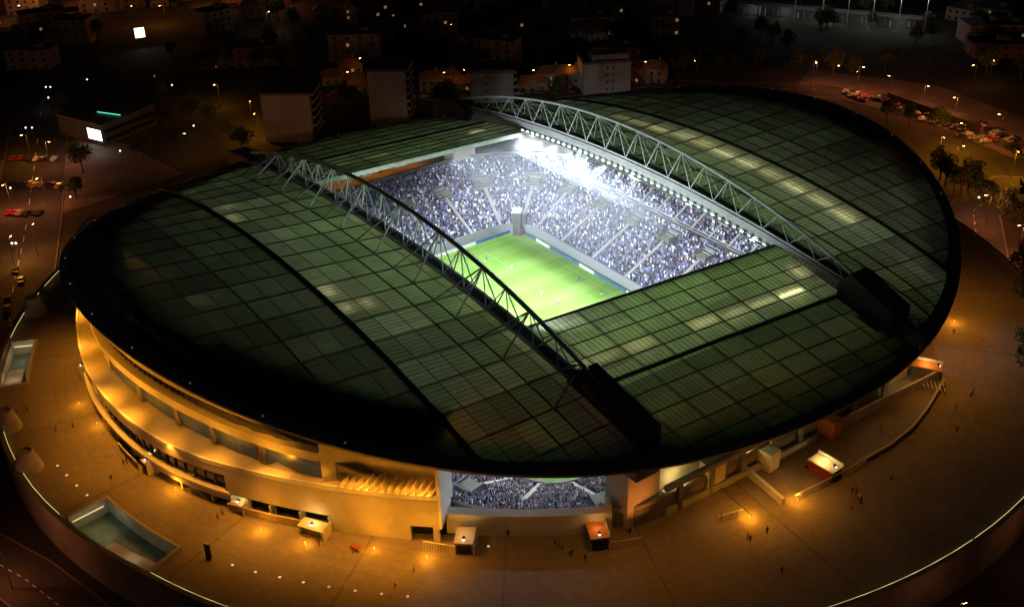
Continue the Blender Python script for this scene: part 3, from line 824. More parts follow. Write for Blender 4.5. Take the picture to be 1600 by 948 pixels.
# lower wall, right part solid with openings along the ground
arc('lower_wall', 'render', -70, -44.7, lambda t: ro(t), 15.6, 22.3, .8)
arc('lower_wall_band', 'render', -104, -70, lambda t: ro(t), 20.2, 22.3, .8)
arc('lower_glazing', 'glass_dark', -103, -70.2, lambda t: ro(t) - 1.3, 16.2, 20.2, .3)
for th in np.arange(-102, -70.4, 1.5): x, y = polar(th, ro(th) - 1.15); MB().box((x, y, 18.2), (.3, .35, 4.0), math.radians(th)).build('glazing_mullion', 'concrete_dark', stadium)
arc('ledge', 'concrete_pale', -104, -69.6, lambda t: ro(t) + .45, 15.6, 16.15, 2.2)
arc('ledge_wall', 'render', -86, -69.8, lambda t: ro(t) + .1, 14.0, 15.6, .5)
arc('ground_glazing', 'glass_dark', -103, -56, lambda t: ro(t) - 2.4, PZ, 15.6, .3)
arc('lower_wall_end', 'render', T0, -103, lambda t: ro(t), PZ, 22.3, .8)
arc('lower_wall_foot', 'render', -57.3, -48, lambda t: ro(t), PZ, 15.6, .8)
arc('lower_wall_foot', 'render', -45.4, -44.7, lambda t: ro(t), PZ, 15.6, .8)
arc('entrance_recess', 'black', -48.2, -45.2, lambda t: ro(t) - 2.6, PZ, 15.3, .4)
for th in (-69.6, -64.6, -60.9, -57.4): x, y = polar(th, ro(th) - .6); MB().box((x, y, 13.65), (1.6, .5, 3.3), math.radians(th)).build('ground_pillar', 'concrete', stadium)
for th in np.arange(-100, -71, 4.6): x, y = polar(th, ro(th) - .7); MB().box((x, y, 13.8), (.8, .7, 3.6), math.radians(th)).build('ground_pillar', 'concrete', stadium)
# inclined fins on the terrace corner
for k in range(13):
    th = -55.6 + k * .88; a = polar(th - .25, ro(th) + .1); b = polar(th + .55, rc(th + .55) + .1); zb = 22.75
    u = Vector((a[1] - b[1], b[0] - a[0])).normalized() * .16
    mb = MB(); hh = 2.0
    P = [(a[0], a[1], zb), (b[0], b[1], zb), (b[0], b[1], zb + hh), (a[0], a[1], zb + .9)]
    mb.add([(x + u.x, y + u.y, z) for x, y, z in P] + [(x - u.x, y - u.y, z) for x, y, z in P], [(0, 1, 2, 3), (7, 6, 5, 4), (0, 4, 5, 1), (1, 5, 6, 2), (2, 6, 7, 3), (3, 7, 4, 0)])
    mb.build('fin', 'render', stadium, fix=True)
# stair hood on the terrace
a, b, c, d0 = at(418, 728, 22.76), at(482, 743, 22.76), at(507, 722, 22.76), at(450, 712, 22.76); h = at(449, 714, 25.4)
mb = MB(); mb.add([a, b, c, d0, h], [(0, 1, 4), (1, 2, 4), (2, 3, 4), (3, 0, 4), (3, 2, 1, 0)]); mb.build('stair_hood', 'render', stadium)

# open corner: low curved wall in front of the seats
mb = MB(); rings = []
for t in np.linspace(0, 1, 14):
    x = 64.2 + (83.4 - 64.2) * t; y = -67.6 + (-42.0 + 67.6) * t; bow = math.sin(PI * t) * 1.1
    x += .8 * bow; y -= .6 * bow
    rings.append([(x, y, PZ), (x, y, 16.9), (x - 1.5, y + 1.1, 17.2), (x - 1.5, y + 1.1, PZ)])
mb.sweep(rings).build('corner_wall_low', 'concrete_pale', stadium, fix=True)
lx, ly = at(828, 821, 13.2).xy
lb = MB().box((73.9, -55.3, 13.9), (4.6, .2, .35), math.atan2(25.6, 19.2)); lb.build('wall_light', 'led', stadium)
# side wall behind the pier
mb = MB().prism([(83.4, -42.0), (80.0, -39.6), (79.3, -40.4), (82.5, -42.9)], PZ, 16.9); mb.build('corner_wall_end', 'concrete_pale', stadium)
# open concourse along the near end
def bar(name, m_, p, q, w, z0, z1):
    d = Vector((q[0] - p[0], q[1] - p[1])).normalized(); n = Vector((-d.y, d.x)) * w / 2
    return MB().prism([(p[0] - n.x, p[1] - n.y), (q[0] - n.x, q[1] - n.y), (q[0] + n.x, q[1] + n.y), (p[0] + n.x, p[1] + n.y)], z0, z1).build(name, m_, stadium)
bar('concourse_back_wall', 'cream', (82.2, -31), (83.4, 48), .5, PZ, 21)
bar('concourse_parapet', 'concrete', (86.2, -30.6), (87.6, 12), .5, PZ, 13.6)
bar('concourse_parapet', 'concrete', (87.9, 20), (88.9, 52), .5, PZ, 14.6)
bar('concourse_beam', 'concrete_dark', (86.4, -31), (87.6, 34), 1.0, 18.6, 19.6)
for y in np.arange(-27, 34, 8.6): MB().box((86.7 + .016 * y, y, 15.4), (.9, 1.1, 6.6)).build('concourse_pillar', 'concrete_dark', stadium)
MB().box((85.2, -17, 15.5), (2.6, 5.0, 7), .0, 0).build('stair_tower', 'cream', stadium)
MB().box((86.5, -3, 14.2), (5.5, 3.2, 4.4), .1).build('entrance_lobby', 'concrete_pale', stadium)
MB().box((87.5, 16, 14.2), (4.5, 3.2, 4.4), .1).build('entrance_lobby', 'orange_panel', stadium)
# closed outer wall round the far side
def outer(t0, t1):
    rings = []
    for th in np.linspace(math.radians(t0), math.radians(t1), 50):
        x, y = rimxy(th, .915); xi, yi = rimxy(th, .908); rings.append([(x, y, 3), (x, y, roofz(x, y) - 1), (xi, yi, roofz(x, y) - 1), (xi, yi, 3)])
    MB().sweep(rings).build('outer_wall', 'render', stadium)
outer(38, 146); outer(-146, -119)

# ------------------------------------------------------------------ plaza
PR = ([-180, -133, -110, -87, -70, -40, -10, 14, 40, 90, 140, 180], [131, 130.5, 130.5, 128.7, 126.6, 127.3, 130.3, 134.6, 136.5, 134, 131, 131])
def pr(th):
    th = (th + 180) % 360 - 180
    return float(np.interp(th, *PR))
COURTS = [(-81.1, -69.5, 118.6, 127.0), (-116.5, -107.2, 123.6, 129.6)]
def inner(th):
    a = math.radians(th); x, y = rimxy(a, .905); r = min(math.hypot(x - FX, y - FY), 100)
    c, s_ = math.cos(a), math.sin(a)
    if c > .5: r = min(r, (85.8 - FX) / c)
    if c < -.5: r = min(r, (-86 - FX) / c)
    if -52 < th < -24: r = max(r, (90.6 + .8 * 4.8 - .6 * .5) / (.8 * c - .6 * s_))
    return min(r, 100.2)
def plaza():
    ths = sorted(set(list(np.arange(-180, 181, 3)) + [c for q in COURTS for c in q[:2]]))
    mb = MB(); idx = {}
    for i in range(len(ths) - 1):
        ta, tb = ths[i], ths[i + 1]; tm = (ta + tb) / 2
        rs = ['I', 100.5, 112]
        cuts = [c for c in COURTS if c[0] <= tm <= c[1]]
        R = pr(tm)
        for c in cuts: rs += [c[2], c[3]]
        segs = rs + ['R']
        for k in range(len(segs) - 1):
            r0 = segs[k]; r1 = segs[k + 1]
            if cuts and r0 == cuts[0][2]: continue
            A = lambda th, r: (*polar(th, pr(th) if r == 'R' else (inner(th) if r == 'I' else r)), PZ)
            mb.add([A(ta, r0), A(tb, r0), A(tb, r1), A(ta, r1)], [(3, 2, 1, 0)])
    tag(mb.build('plaza', 'paving'), kind='structure')
    # retaining wall and parapet
    rings = []
    for th in np.arange(-180, 181, 2.5):
        R = pr(th); rings.append([(*polar(th, R + .75), 2.0), (*polar(th, R + .75), 13.05), (*polar(th, R - .25), 13.05), (*polar(th, R - .25), 12.85), (*polar(th, R), 12.85), (*polar(th, R), 2.0)])
    mb = MB()
    for k in range(6): mb.strip([r[k] for r in rings], [r[(k + 1) % 6] for r in rings])
    w = mb.build('plaza_wall', 'concrete_dark', None, fix=True)
    tag(w, 'curved concrete retaining wall with parapet round the edge of the plaza', 'wall')
    led = MB()
    for a, b in ((-141, -129.5), (-127.9, -117.5), (-106.8, -82), (-69, -44.2), (-44, -12.6), (-12.3, 4.6), (4.9, 40)):
        prev = None
        for th in np.linspace(a, b, max(3, int(abs(b - a) / 2.5) + 1)):
            q = (*polar(th, pr(th) - .36), 12.93)
            if prev: led.beam(prev, q, .09, .06)
            prev = q
    led.build('light_strip', 'led', w)
plaza()
def court(q, label):
    ta, tb, r0, r1 = q; zf = 9.2
    c = empty('sunken_courtyard', (*polar((ta + tb) / 2, (r0 + r1) / 2), PZ), 0, label, 'courtyard'); inv = Matrix.Translation(-c.location)
    def B(name, mb, m_):
        o = mb.build(name, m_, c); o.data.transform(inv); return o
    ths = np.linspace(ta, tb, 9)
    B('courtyard_floor', MB().strip([(*polar(t, r0), zf) for t in ths], [(*polar(t, r1), zf) for t in ths]), 'court_floor')
    w = MB(); w.strip([(*polar(t, r0), zf) for t in ths], [(*polar(t, r0), PZ) for t in ths]); w.strip([(*polar(t, r1), zf) for t in ths], [(*polar(t, r1), PZ) for t in ths])
    for t in (ta, tb): w.strip([(*polar(t, r0), zf), (*polar(t, r1), zf)], [(*polar(t, r0), PZ), (*polar(t, r1), PZ)])
    B('courtyard_wall', w, 'concrete')
    cp = MB(); cp.sweep([[(*polar(t, r0), PZ), (*polar(t, r0), PZ + .9), (*polar(t, r0 - .55), PZ + .9), (*polar(t, r0 - .55), PZ)] for t in ths])
    for t, dt in ((ta, -.25), (tb, .25)):
        cp.sweep([[(*polar(t, r), PZ), (*polar(t, r), PZ + .9), (*polar(t + dt, r), PZ + .9), (*polar(t + dt, r), PZ)] for r in (r0 - .5, r1)])
    B('coping', cp, 'concrete')
    # stair that climbs towards one end
    st = MB(); n = 16
    for k in range(n):
        t0 = tb - (tb - ta) * .62 * k / n; t1 = tb - (tb - ta) * .62 * (k + 1) / n; z = PZ - .6 - k * (PZ - .6 - zf) / n
        st.sweep([[(*polar(t, r1 - .3), zf), (*polar(t, r1 - .3), z), (*polar(t, r1 - 4.2), z), (*polar(t, r1 - 4.2), zf)] for t in (t0, t1)])
    B('stair', st, 'concrete')
    l = MB(); l.tube((*polar(ta + .15, r0 + 1), PZ - .5), (*polar(ta + .15, r1 - .6), PZ - .5), .1, 6); B('light_tube', l, 'led')
    point((*polar(ta + .22 * (tb - ta), (r0 + r1) / 2), PZ + .6), 150, (1, .93, .62), .3, None, 'court_light'); point((*polar(ta + .7 * (tb - ta), r1 - 2), PZ + .8), 110, (1, .85, .5), .3, None, 'court_light')
    return c
court(COURTS[0], 'sunken courtyard with stairs and orange coping at the lower left edge of the plaza')
court(COURTS[1], 'sunken courtyard with bright end wall at the far left edge of the plaza')
# vents
def vent(px, py, label):
    q = at(px, py, PZ); o = MB().lathe([(3.0, 0), (2.9, .4), (1.75, 4.6), (1.6, 4.8), (1.35, 4.8), (1.3, 4.3)], 24).build('ventilation_cone', 'concrete', None, smooth=False); o.location = q
    tag(o, label, 'vent')
vent(46, 732, 'pale concrete cone on the left plaza edge, lowest of the three cones')
vent(14, 668, 'pale concrete cone cut by the left edge of the view, middle one of three')
vent(56, 488, 'brownish concrete cone beside the bright parapet, topmost of the three cones')
# in-ground lights
gl = MB().lathe([(.3, 0), (.28, .05), (.2, .06)], 12).mesh('ground_light', 'led_dim')
for px, py in ((90, 727), (104, 742), (120, 758), (136, 773), (363, 882), (399, 893), (437, 901), (474, 909), (514, 916), (555, 922), (596, 927), (637, 931), (763, 853), (776, 821)):
    o = link('ground_light', gl, None, at(px, py, PZ + .01)); tag(o, 'small round lamp set flush in the plaza paving', 'ground light', 'lamps set in the plaza paving')

# ------------------------------------------------------------------ kiosks, barriers
def kiosk(px, py, label, toward=None, size=(3.4, 4.6, 2.7), roof='cream', lampw=60, body='concrete_dark', lampcol=(1, .62, .22)):
    q = at(px, py, PZ); ang = math.atan2(q.y - FY, q.x - FX)
    k = empty('kiosk', q, ang, label, 'kiosk'); L, W, H = size[1], size[0], size[2]
    MB().box((-L / 2, 0, H / 2), (L, W, H)).build('kiosk_body', body, k)
    MB().box((-L / 2, 0, H + .1), (L + .3, W + .25, .2)).build('kiosk_roof', roof, k)
    MB().box((.03, 0, 1.45), (.08, W * .8, 1.6)).box((.25, 0, .65), (.4, W * .84, .08)).build('service_window', 'black', k)
    MB().box((-L / 2, W / 2 + .22, (H + .9) / 2), (L + .3, .16, H + .9)).build('side_panel', 'concrete_pale', k)
    lp = MB().tube((-.7, 0, H + .2), (-.7, 0, H + .75), .06, 6).box((-.7, 0, H + .95), (.55, .55, .28)); lp.build('lamp_housing', 'black', k)
    MB().box((-.36, 0, H + .62), (.25, .4, .25)).build('lamp_lens', 'lamp_kiosk', k)
    point((-L * .55, 0, H + 1.5), lampw, lampcol, .15, k, 'kiosk_light')
    return k
kiosk(725, 866, 'tan roofed kiosk with dark front by the corner of the building')
kiosk(937, 858, 'orange roofed kiosk with dark front below the open corner of the stands', roof='orange_panel', lampw=110, lampcol=(1, .5, .14))
kiosk(1306, 750, 'brightly lit yellow kiosk with red side on the right plaza', roof='cream', lampw=420, size=(3.2, 6.0, 2.5), body='red', lampcol=(1, .66, .22))
kiosk(1468, 590, 'long orange roofed kiosk beside queue barriers under the right roof edge', roof='orange_panel', lampw=260, size=(3.0, 6.4, 2.6), lampcol=(1, .55, .14))
kiosk(228, 738, 'small yellow roofed kiosk at the end of a low wall by the curved glass front', lampw=80, size=(2.2, 3.0, 2.6), lampcol=(1, .85, .3))
kiosk(372, 801, 'yellow roofed kiosk at the left end of the barrier with dark bays behind it', lampw=100, size=(3.2, 2.2, 2.0), lampcol=(1, .85, .35))
kiosk(487, 839, 'wide yellow roofed kiosk with striped front in the middle of the barrier', lampw=170, size=(5.6, 2.4, 2.1), lampcol=(1, .85, .3))
kiosk(128, 588, 'cream framed kiosk against the wall on the far left of the facade', lampw=25, size=(2.4, 3.2, 2.6))
def barrier(pts, h, label, m_='steel', gap=.5, name='barrier', cat='barrier'):
    P = [Vector(q) for q in pts]; c = empty(name, P[0], 0, label, cat)
    P = [q - P[0] for q in P]
    r = MB(); 
    for a, b in zip(P, P[1:]):
        r.tube(a + Vector((0, 0, h)), b + Vector((0, 0, h)), .11, 6)
    r.build('top_rail', 'concrete_pale', c)
    s = MB()
    for a, b in zip(P, P[1:]):
        n = max(2, int((b - a).length / gap))
        for i in range(n + 1): q = a.lerp(b, i / n); s.tube(q, q + Vector((0, 0, h)), .045, 5)
    s.build('bars', m_, c)
    if h > 2.15 and cat == 'barrier':
        pn = MB()
        for a, b in zip(P, P[1:]): pn.beam(a + Vector((0, 0, h * .52)), b + Vector((0, 0, h * .52)), .08, h * .7)
        pn.build('panel', 'barrier_panel', c)
def arcpts(t0, t1, off, n): return [(*polar(t, ro(t) + off), PZ) for t in np.linspace(t0, t1, n)]
barrier(arcpts(-69.5, -57.2, 1.2, 10), 2.2, 'long steel barrier with pale top rail in front of the dark bays')
barrier([at(662, 858, PZ), at(712, 866, PZ)], 2.1, 'short pale rail barrier joining the building corner to the tan kiosk')
barrier([at(188, 704, PZ), at(200, 718, PZ), at(217, 735, PZ)], 2.2, 'low barrier on the left of the small yellow kiosk', 'grey')
barrier([at(955, 858, PZ), at(1003, 850, PZ)], 1.8, 'grey barrier on the right of the orange roofed kiosk', 'grey')
barrier([at(1120, 818, PZ), at(1160, 806, PZ)], 1.8, 'short steel gate beside the bright ground lamp at the end of the steps', 'grey')
barrier([at(1240, 785, PZ), at(1285, 763, PZ), at(1325, 742, PZ), at(1349, 726, PZ)], 1.9, 'steel barrier in front of the bright yellow kiosk', 'grey')
for k in range(6):
    a = at(1440 + 6.5 * k, 598 + 1.5 * k, PZ); b = at(1443 + 6.5 * k, 610 + 1.5 * k, PZ)
    barrier([a, b], 1.1, 'short queue rail in the row beside the long orange kiosk', 'grey', name='queue_rail', cat='queue rail')
for o in COL.objects:
    if o.get('category') == 'queue rail': o['group'] = 'queue rails by the orange kiosk'
# low walls and platform on the right
def low_wall(pts, h, w, label, m_='concrete_pale'):
    P = [Vector(q) for q in pts]; rings = []
    for i, q in enumerate(P):
        d = (P[min(i + 1, len(P) - 1)] - P[max(i - 1, 0)]).normalized(); n = Vector((-d.y, d.x, 0)) * w / 2
        rings.append([q - n, q + n, q + n + Vector((0, 0, h)), q - n + Vector((0, 0, h))])
    tag(MB().sweep(rings).build('low_wall', m_, None, fix=True), label, 'wall')
low_wall([at(1162, 737, PZ), at(1190, 760, PZ), at(1223, 789, PZ)], 1.7, .8, 'pale low wall beside the steps between the stadium and the right plaza')
low_wall([at(1352, 722, PZ), at(1390, 700, PZ), at(1425, 672, PZ), at(1450, 640, PZ), at(1466, 612, PZ), at(1474, 600, PZ)], 1.2, .5, 'curved thin wall sweeping up to the long orange kiosk', 'concrete')
low_wall([at(1120, 758, PZ + .0), at(1175, 805, PZ)], .45, .35, 'low dark kerb line across the terrace right of the pier', 'concrete_dark')
# planters / benches seen as the small red table
t = empty('table', at(556, 858, PZ), .4, 'small red topped table on the plaza below the solid wall', 'table')
MB().box((0, 0, .74), (2.4, .8, .08)).build('table_top', 'red', t)
for sx in (-1, 1): MB().box((1.0 * sx, 0, .35), (.1, .6, .7)).build('leg', 'grey', t)
q = at(327, 872, PZ); t = empty('advertising_totem', q, .5, 'tall dark free standing totem alone on the lower left plaza', 'totem'); MB().box((0, 0, 1.9), (1.1, .45, 3.6)).build('totem_body', 'black', t); MB().box((0, 0, .06), (1.5, .9, .12)).build('totem_base', 'grey', t); MB().box((0, 0, 3.75), (1.15, .5, .1)).build('totem_cap', 'steel', t)

# ------------------------------------------------------------------ people
def person_mesh(name, pose, top, legs):
    bm = bmesh.new(); J = {}
    st = {'stand': dict(f=.10, k=0, a=.12), 'walk': dict(f=.10, k=.26, a=.22), 'run': dict(f=.12, k=.45, a=.4)}[pose]; k = st['k']
    V = [('pelvis', (0, 0, .95), (.15, .11)), ('chest', (0, .01, 1.25), (.17, .11)), ('neckb', (0, 0, 1.45), (.1, .08)), ('neck', (0, 0, 1.53), (.055, .055)), ('chin', (0, .02, 1.60), (.075, .085)), ('crown', (0, 0, 1.74), (.075, .09))]
    E = [('pelvis', 'chest'), ('chest', 'neckb'), ('neckb', 'neck'), ('neck', 'chin'), ('chin', 'crown')]
    for s, n in ((1, 'l'), (-1, 'r')):
        sw = k * s
        V += [(n + 'hip', (s * .1, 0, .88), (.095, .095)), (n + 'knee', (s * .11, sw * .45 + .02 + (k > 0) * .03, .49), (.065, .065)), (n + 'ank', (s * .11, sw - (.1 if s < 0 and k > .3 else 0), .09 + (.12 if s < 0 and k > .3 else 0)), (.042, .042)), (n + 'toe', (s * .13, sw + .17, .05 + (.08 if s < 0 and k > .3 else 0)), (.04, .03)),
              (n + 'sh', (s * .19, 0, 1.42), (.07, .07)), (n + 'el', (s * .25, -sw * .4 - .02, 1.15), (.05, .05)), (n + 'wr', (s * .25, -sw * .8 + .1, .92), (.035, .035)), (n + 'hand', (s * .25, -sw * .8 + .13, .82), (.032, .042))]
        E += [('pelvis', n + 'hip'), (n + 'hip', n + 'knee'), (n + 'knee', n + 'ank'), (n + 'ank', n + 'toe'), ('neckb', n + 'sh'), (n + 'sh', n + 'el'), (n + 'el', n + 'wr'), (n + 'wr', n + 'hand')]
    me = bpy.data.meshes.new(name + '_skel'); ix = {v[0]: i for i, v in enumerate(V)}
    me.from_pydata([v[1] for v in V], [(ix[a], ix[b]) for a, b in E], [])
    o = bpy.data.objects.new(name + '_skel', me); COL.objects.link(o)
    md = o.modifiers.new('skin', 'SKIN')
    for i, v in enumerate(V):
        sv = me.skin_vertices[0].data[i]; sv.radius = v[2]; sv.use_root = v[0] == 'pelvis'
    ss = o.modifiers.new('sub', 'SUBSURF'); ss.levels = 1; ss.render_levels = 1
    dg = bpy.context.evaluated_depsgraph_get(); dg.update()
    r = bpy.data.meshes.new_from_object(o.evaluated_get(dg)); bpy.data.objects.remove(o)
    r.name = name; r.materials.clear()
    for mm in (top, legs, MAT['skin'], MAT['black']): r.materials.append(mm)
    for p in r.polygons:
        c = p.center
        if c.z > 1.5 or (abs(c.x) > .2 and c.z < .93 and c.z > .7): p.material_index = 2
        elif c.z > .93: p.material_index = 0
        elif c.z > .13: p.material_index = 1
        else: p.material_index = 3
        p.use_smooth = True
    return r
CL = dict(dark=(.03, .03, .04), navy=(.03, .05, .15), red=(.4, .03, .03), grey=(.2, .2, .2), white=(.7, .7, .7), blue=(.06, .12, .4), tan=(.3, .22, .13))
CM = {k: mat('cloth_' + k, v, .85, noise=.2, scale=3) for k, v in CL.items()}
hair_m = MB().lathe([(.04, 1.58), (.088, 1.62), (.1, 1.69), (.088, 1.76), (.03, 1.79)], 10, (0, -.02, 0)).mesh('hair', mat('hair', (.03, .02, .015), .7))
PM = {}
def person(q, rz, pose, top, legs, label, s=1.0, group=None):
    key = (pose, top, legs)
    if key not in PM: PM[key] = person_mesh('person', pose, CM[top], CM[legs])
    o = link('person', PM[key], None, q, rz, s); tag(o, label, 'person', group)
    h = link('hair', hair_m, o); return o
PEOPLE = [(175, 751, 'walk', 'dark', 'dark', 'person in dark clothes walking alone on the plaza left of the courtyard'), (194, 726, 'stand', 'red', 'dark', 'person in red standing by the low barrier near the small yellow kiosk'), (199, 724, 'stand', 'dark', 'grey', 'person in dark top standing next to the one in red near the small yellow kiosk'),
 (341, 812, 'walk', 'dark', 'navy', 'person walking outside the left end of the long barrier, the nearer of two'), (348, 805, 'walk', 'grey', 'dark', 'person walking outside the left end of the long barrier, the one closer to the wall'),
 (499, 853, 'stand', 'red', 'dark', 'person in red standing in front of the wide yellow kiosk'), (551, 864, 'stand', 'dark', 'dark', 'person in dark clothes standing at the red topped table'), (647, 893, 'walk', 'tan', 'dark', 'person in tan walking below the bright ground pool at the building corner'), (618, 920, 'walk', 'dark', 'dark', 'person in dark clothes walking among the flush ground lamps'),
 (794, 838, 'stand', 'dark', 'dark', 'person standing alone before the corner wall between the two kiosks'), (867, 852, 'stand', 'dark', 'dark', 'person in black in the group left of the orange roofed kiosk, leftmost one'), (872, 856, 'stand', 'navy', 'dark', 'person in navy in the middle of the group left of the orange roofed kiosk'), (878, 858, 'stand', 'grey', 'dark', 'person in grey top in the group left of the orange roofed kiosk'), (889, 866, 'walk', 'white', 'dark', 'person in white at the lower right of the group by the orange roofed kiosk'), (893, 869, 'walk', 'dark', 'dark', 'person in dark clothes beside the one in white near the orange roofed kiosk'), (914, 876, 'walk', 'dark', 'grey', 'person walking away below the orange roofed kiosk'),
 (981, 831, 'stand', 'white', 'dark', 'person in white behind the barrier right of the orange kiosk'), (984, 834, 'stand', 'dark', 'dark', 'person in black behind the barrier right of the orange kiosk'), (1127, 812, 'stand', 'dark', 'dark', 'person standing left of the short steel gate'), (1168, 842, 'stand', 'red', 'dark', 'person in red in the pair below the steel gate'), (1172, 846, 'stand', 'dark', 'dark', 'person in dark clothes in the pair below the steel gate'), (1198, 833, 'walk', 'dark', 'dark', 'person walking right of the pair below the steel gate'),
 (1259, 736, 'walk', 'dark', 'grey', 'person walking behind the bright yellow kiosk'), (1331, 772, 'stand', 'dark', 'dark', 'person in black at the left of the group in front of the bright yellow kiosk'), (1337, 772, 'stand', 'red', 'dark', 'person in red in the group in front of the bright yellow kiosk'), (1342, 781, 'walk', 'white', 'dark', 'person in white in the group in front of the bright yellow kiosk'), (1345, 786, 'walk', 'dark', 'dark', 'person in dark clothes at the bottom of the group by the yellow kiosk'), (1392, 752, 'walk', 'grey', 'dark', 'person in grey walking on the dark plaza right of the bright yellow kiosk'), (1330, 797, 'walk', 'tan', 'dark', 'person in tan walking below the group by the bright yellow kiosk'),
 (1221, 895, 'walk', 'dark', 'dark', 'person alone on the darkest part of the right plaza'), (1520, 616, 'stand', 'dark', 'dark', 'person in black in the pair right of the long orange kiosk'), (1516, 622, 'walk', 'navy', 'dark', 'person in navy in the pair right of the long orange kiosk'), (1494, 676, 'walk', 'dark', 'dark', 'person walking below the end of the curved thin wall'), (1492, 640, 'walk', 'tan', 'grey', 'person in tan by the end of the curved thin wall'), (1463, 570, 'stand', 'dark', 'dark', 'person in dark clothes standing behind the long orange kiosk'), (1475, 612, 'stand', 'navy', 'dark', 'person in navy standing at the end of the queue rails'), (1489, 523, 'walk', 'dark', 'dark', 'person walking under the right edge of the roof'), (1438, 597, 'stand', 'dark', 'dark', 'person in dark clothes at the left of the queue rails'), (1375, 673, 'walk', 'dark', 'dark', 'person walking on the dark terrace inside the curved thin wall'),
 (115, 669, 'walk', 'dark', 'dark', 'person walking between the cones and the curved glass front'), (88, 675, 'walk', 'tan', 'dark', 'person in tan walking beside the lowest cone'), (43, 642, 'walk', 'red', 'dark', 'person in red near the second courtyard')]
for px, py, pose, top, legs, lab in PEOPLE:
    person(at(px, py, PZ), random.uniform(0, 6.28), pose, top, legs, lab, random.uniform(.97, 1.06))
for px, py, top, legs, lab in ((846, 462, 'white', 'white', 'player in white nearest the near truss on the pitch'), (871, 474, 'white', 'blue', 'player in white and blue near the roof edge on the pitch'), (905, 440, 'blue', 'blue', 'player in blue in the middle of the visible pitch'), (800, 420, 'white', 'white', 'player in white on the far half near the end line'), (760, 410, 'blue', 'white', 'player in blue and white near the far goal'), (940, 462, 'blue', 'white', 'player in blue and white near the touchline')):
    person(at(px, py, 0), random.uniform(0, 6.28), 'run', top, legs, lab, 1.05)

# ------------------------------------------------------------------ surroundings
GZ = 3.0
def ground():
    mb = MB(); rr = [98, 118, 160, 260, 420, 700, 1200, 2500]; n = 96
    def hz(r, a):
        return GZ + (0 if r < 160 else 0) - (0 if r < 400 else (r - 400) * .004)
    for i in range(n):
        a0, a1 = 2 * PI * i / n, 2 * PI * (i + 1) / n
        for r0, r1 in zip(rr, rr[1:]):
            mb.add([(r * math.cos(a), r * math.sin(a), hz(r, a)) for r, a in ((r0, a0), (r1, a0), (r1, a1), (r0, a1))], [(0, 1, 2, 3)])
    tag(mb.build('ground', 'earth'), kind='structure')
ground()
def ribbon(name, pts, w, m_, z=GZ + .15, kerb=True):
    P = [Vector((*at(x, y, GZ).xy, z)) for x, y in pts]
    Q = []
    for a, b in zip(P, P[1:]):
        for k in range(6): Q.append(a.lerp(b, k / 6))
    Q.append(P[-1]); mb = MB(); A = []; B = []
    for i, q in enumerate(Q):
        d = (Q[min(i + 1, len(Q) - 1)] - Q[max(i - 1, 0)]).normalized(); n = Vector((-d.y, d.x, 0)) * w / 2; A.append(q - n); B.append(q + n)
    mb.strip(B, A); tag(mb.build(name, m_), kind='structure')
    if kerb:
        k = MB()
        for S in (A, B):
            for a, b in zip(S, S[1:]): k.beam(a + Vector((0, 0, .0)), b + Vector((0, 0, .0)), .3, .26)
        tag(k.build('kerb', 'concrete_dark'), kind='structure')
        ln = MB()
        for i in range(0, len(Q) - 1, 1):
            a, b = Q[i], Q[i].lerp(Q[i + 1], .45); ln.beam(a + Vector((0, 0, .006)), b + Vector((0, 0, .006)), .18, .004)
        tag(ln.build('road_marking', 'white'), kind='structure')
ribbon('road', [(20, 640), (15, 480), (40, 360), (55, 250), (70, 130), (90, 40), (110, -60)], 22, 'asphalt')
ribbon('road', [(-60, 40), (60, 22), (140, 12), (230, 4), (330, -6)], 12, 'asphalt')
ribbon('road', [(1160, 138), (1290, 142), (1340, 152), (1450, 178), (1530, 205), (1620, 240), (1700, 275)], 14, 'asphalt')
ribbon('road', [(1700, 520), (1560, 470), (1530, 400), (1520, 330), (1580, 290), (1660, 300)], 16, 'asphalt')
ribbon('road', [(-40, 860), (40, 905), (110, 960), (200, 1040)], 12, 'asphalt')
ribbon('road', [(455, 90), (432, 50), (418, 5), (405, -40)], 9, 'asphalt')
ribbon('road', [(500, 160), (560, 140), (690, 152), (860, 148), (1010, 130), (1160, 138)], 10, 'asphalt')
ribbon('parking_lot', [(-10, 255), (110, 330)], 85, 'lot', GZ + .1, False)
ribbon('parking_lot', [(1250, 128), (1430, 150), (1640, 235)], 34, 'lot', GZ + .1, False)

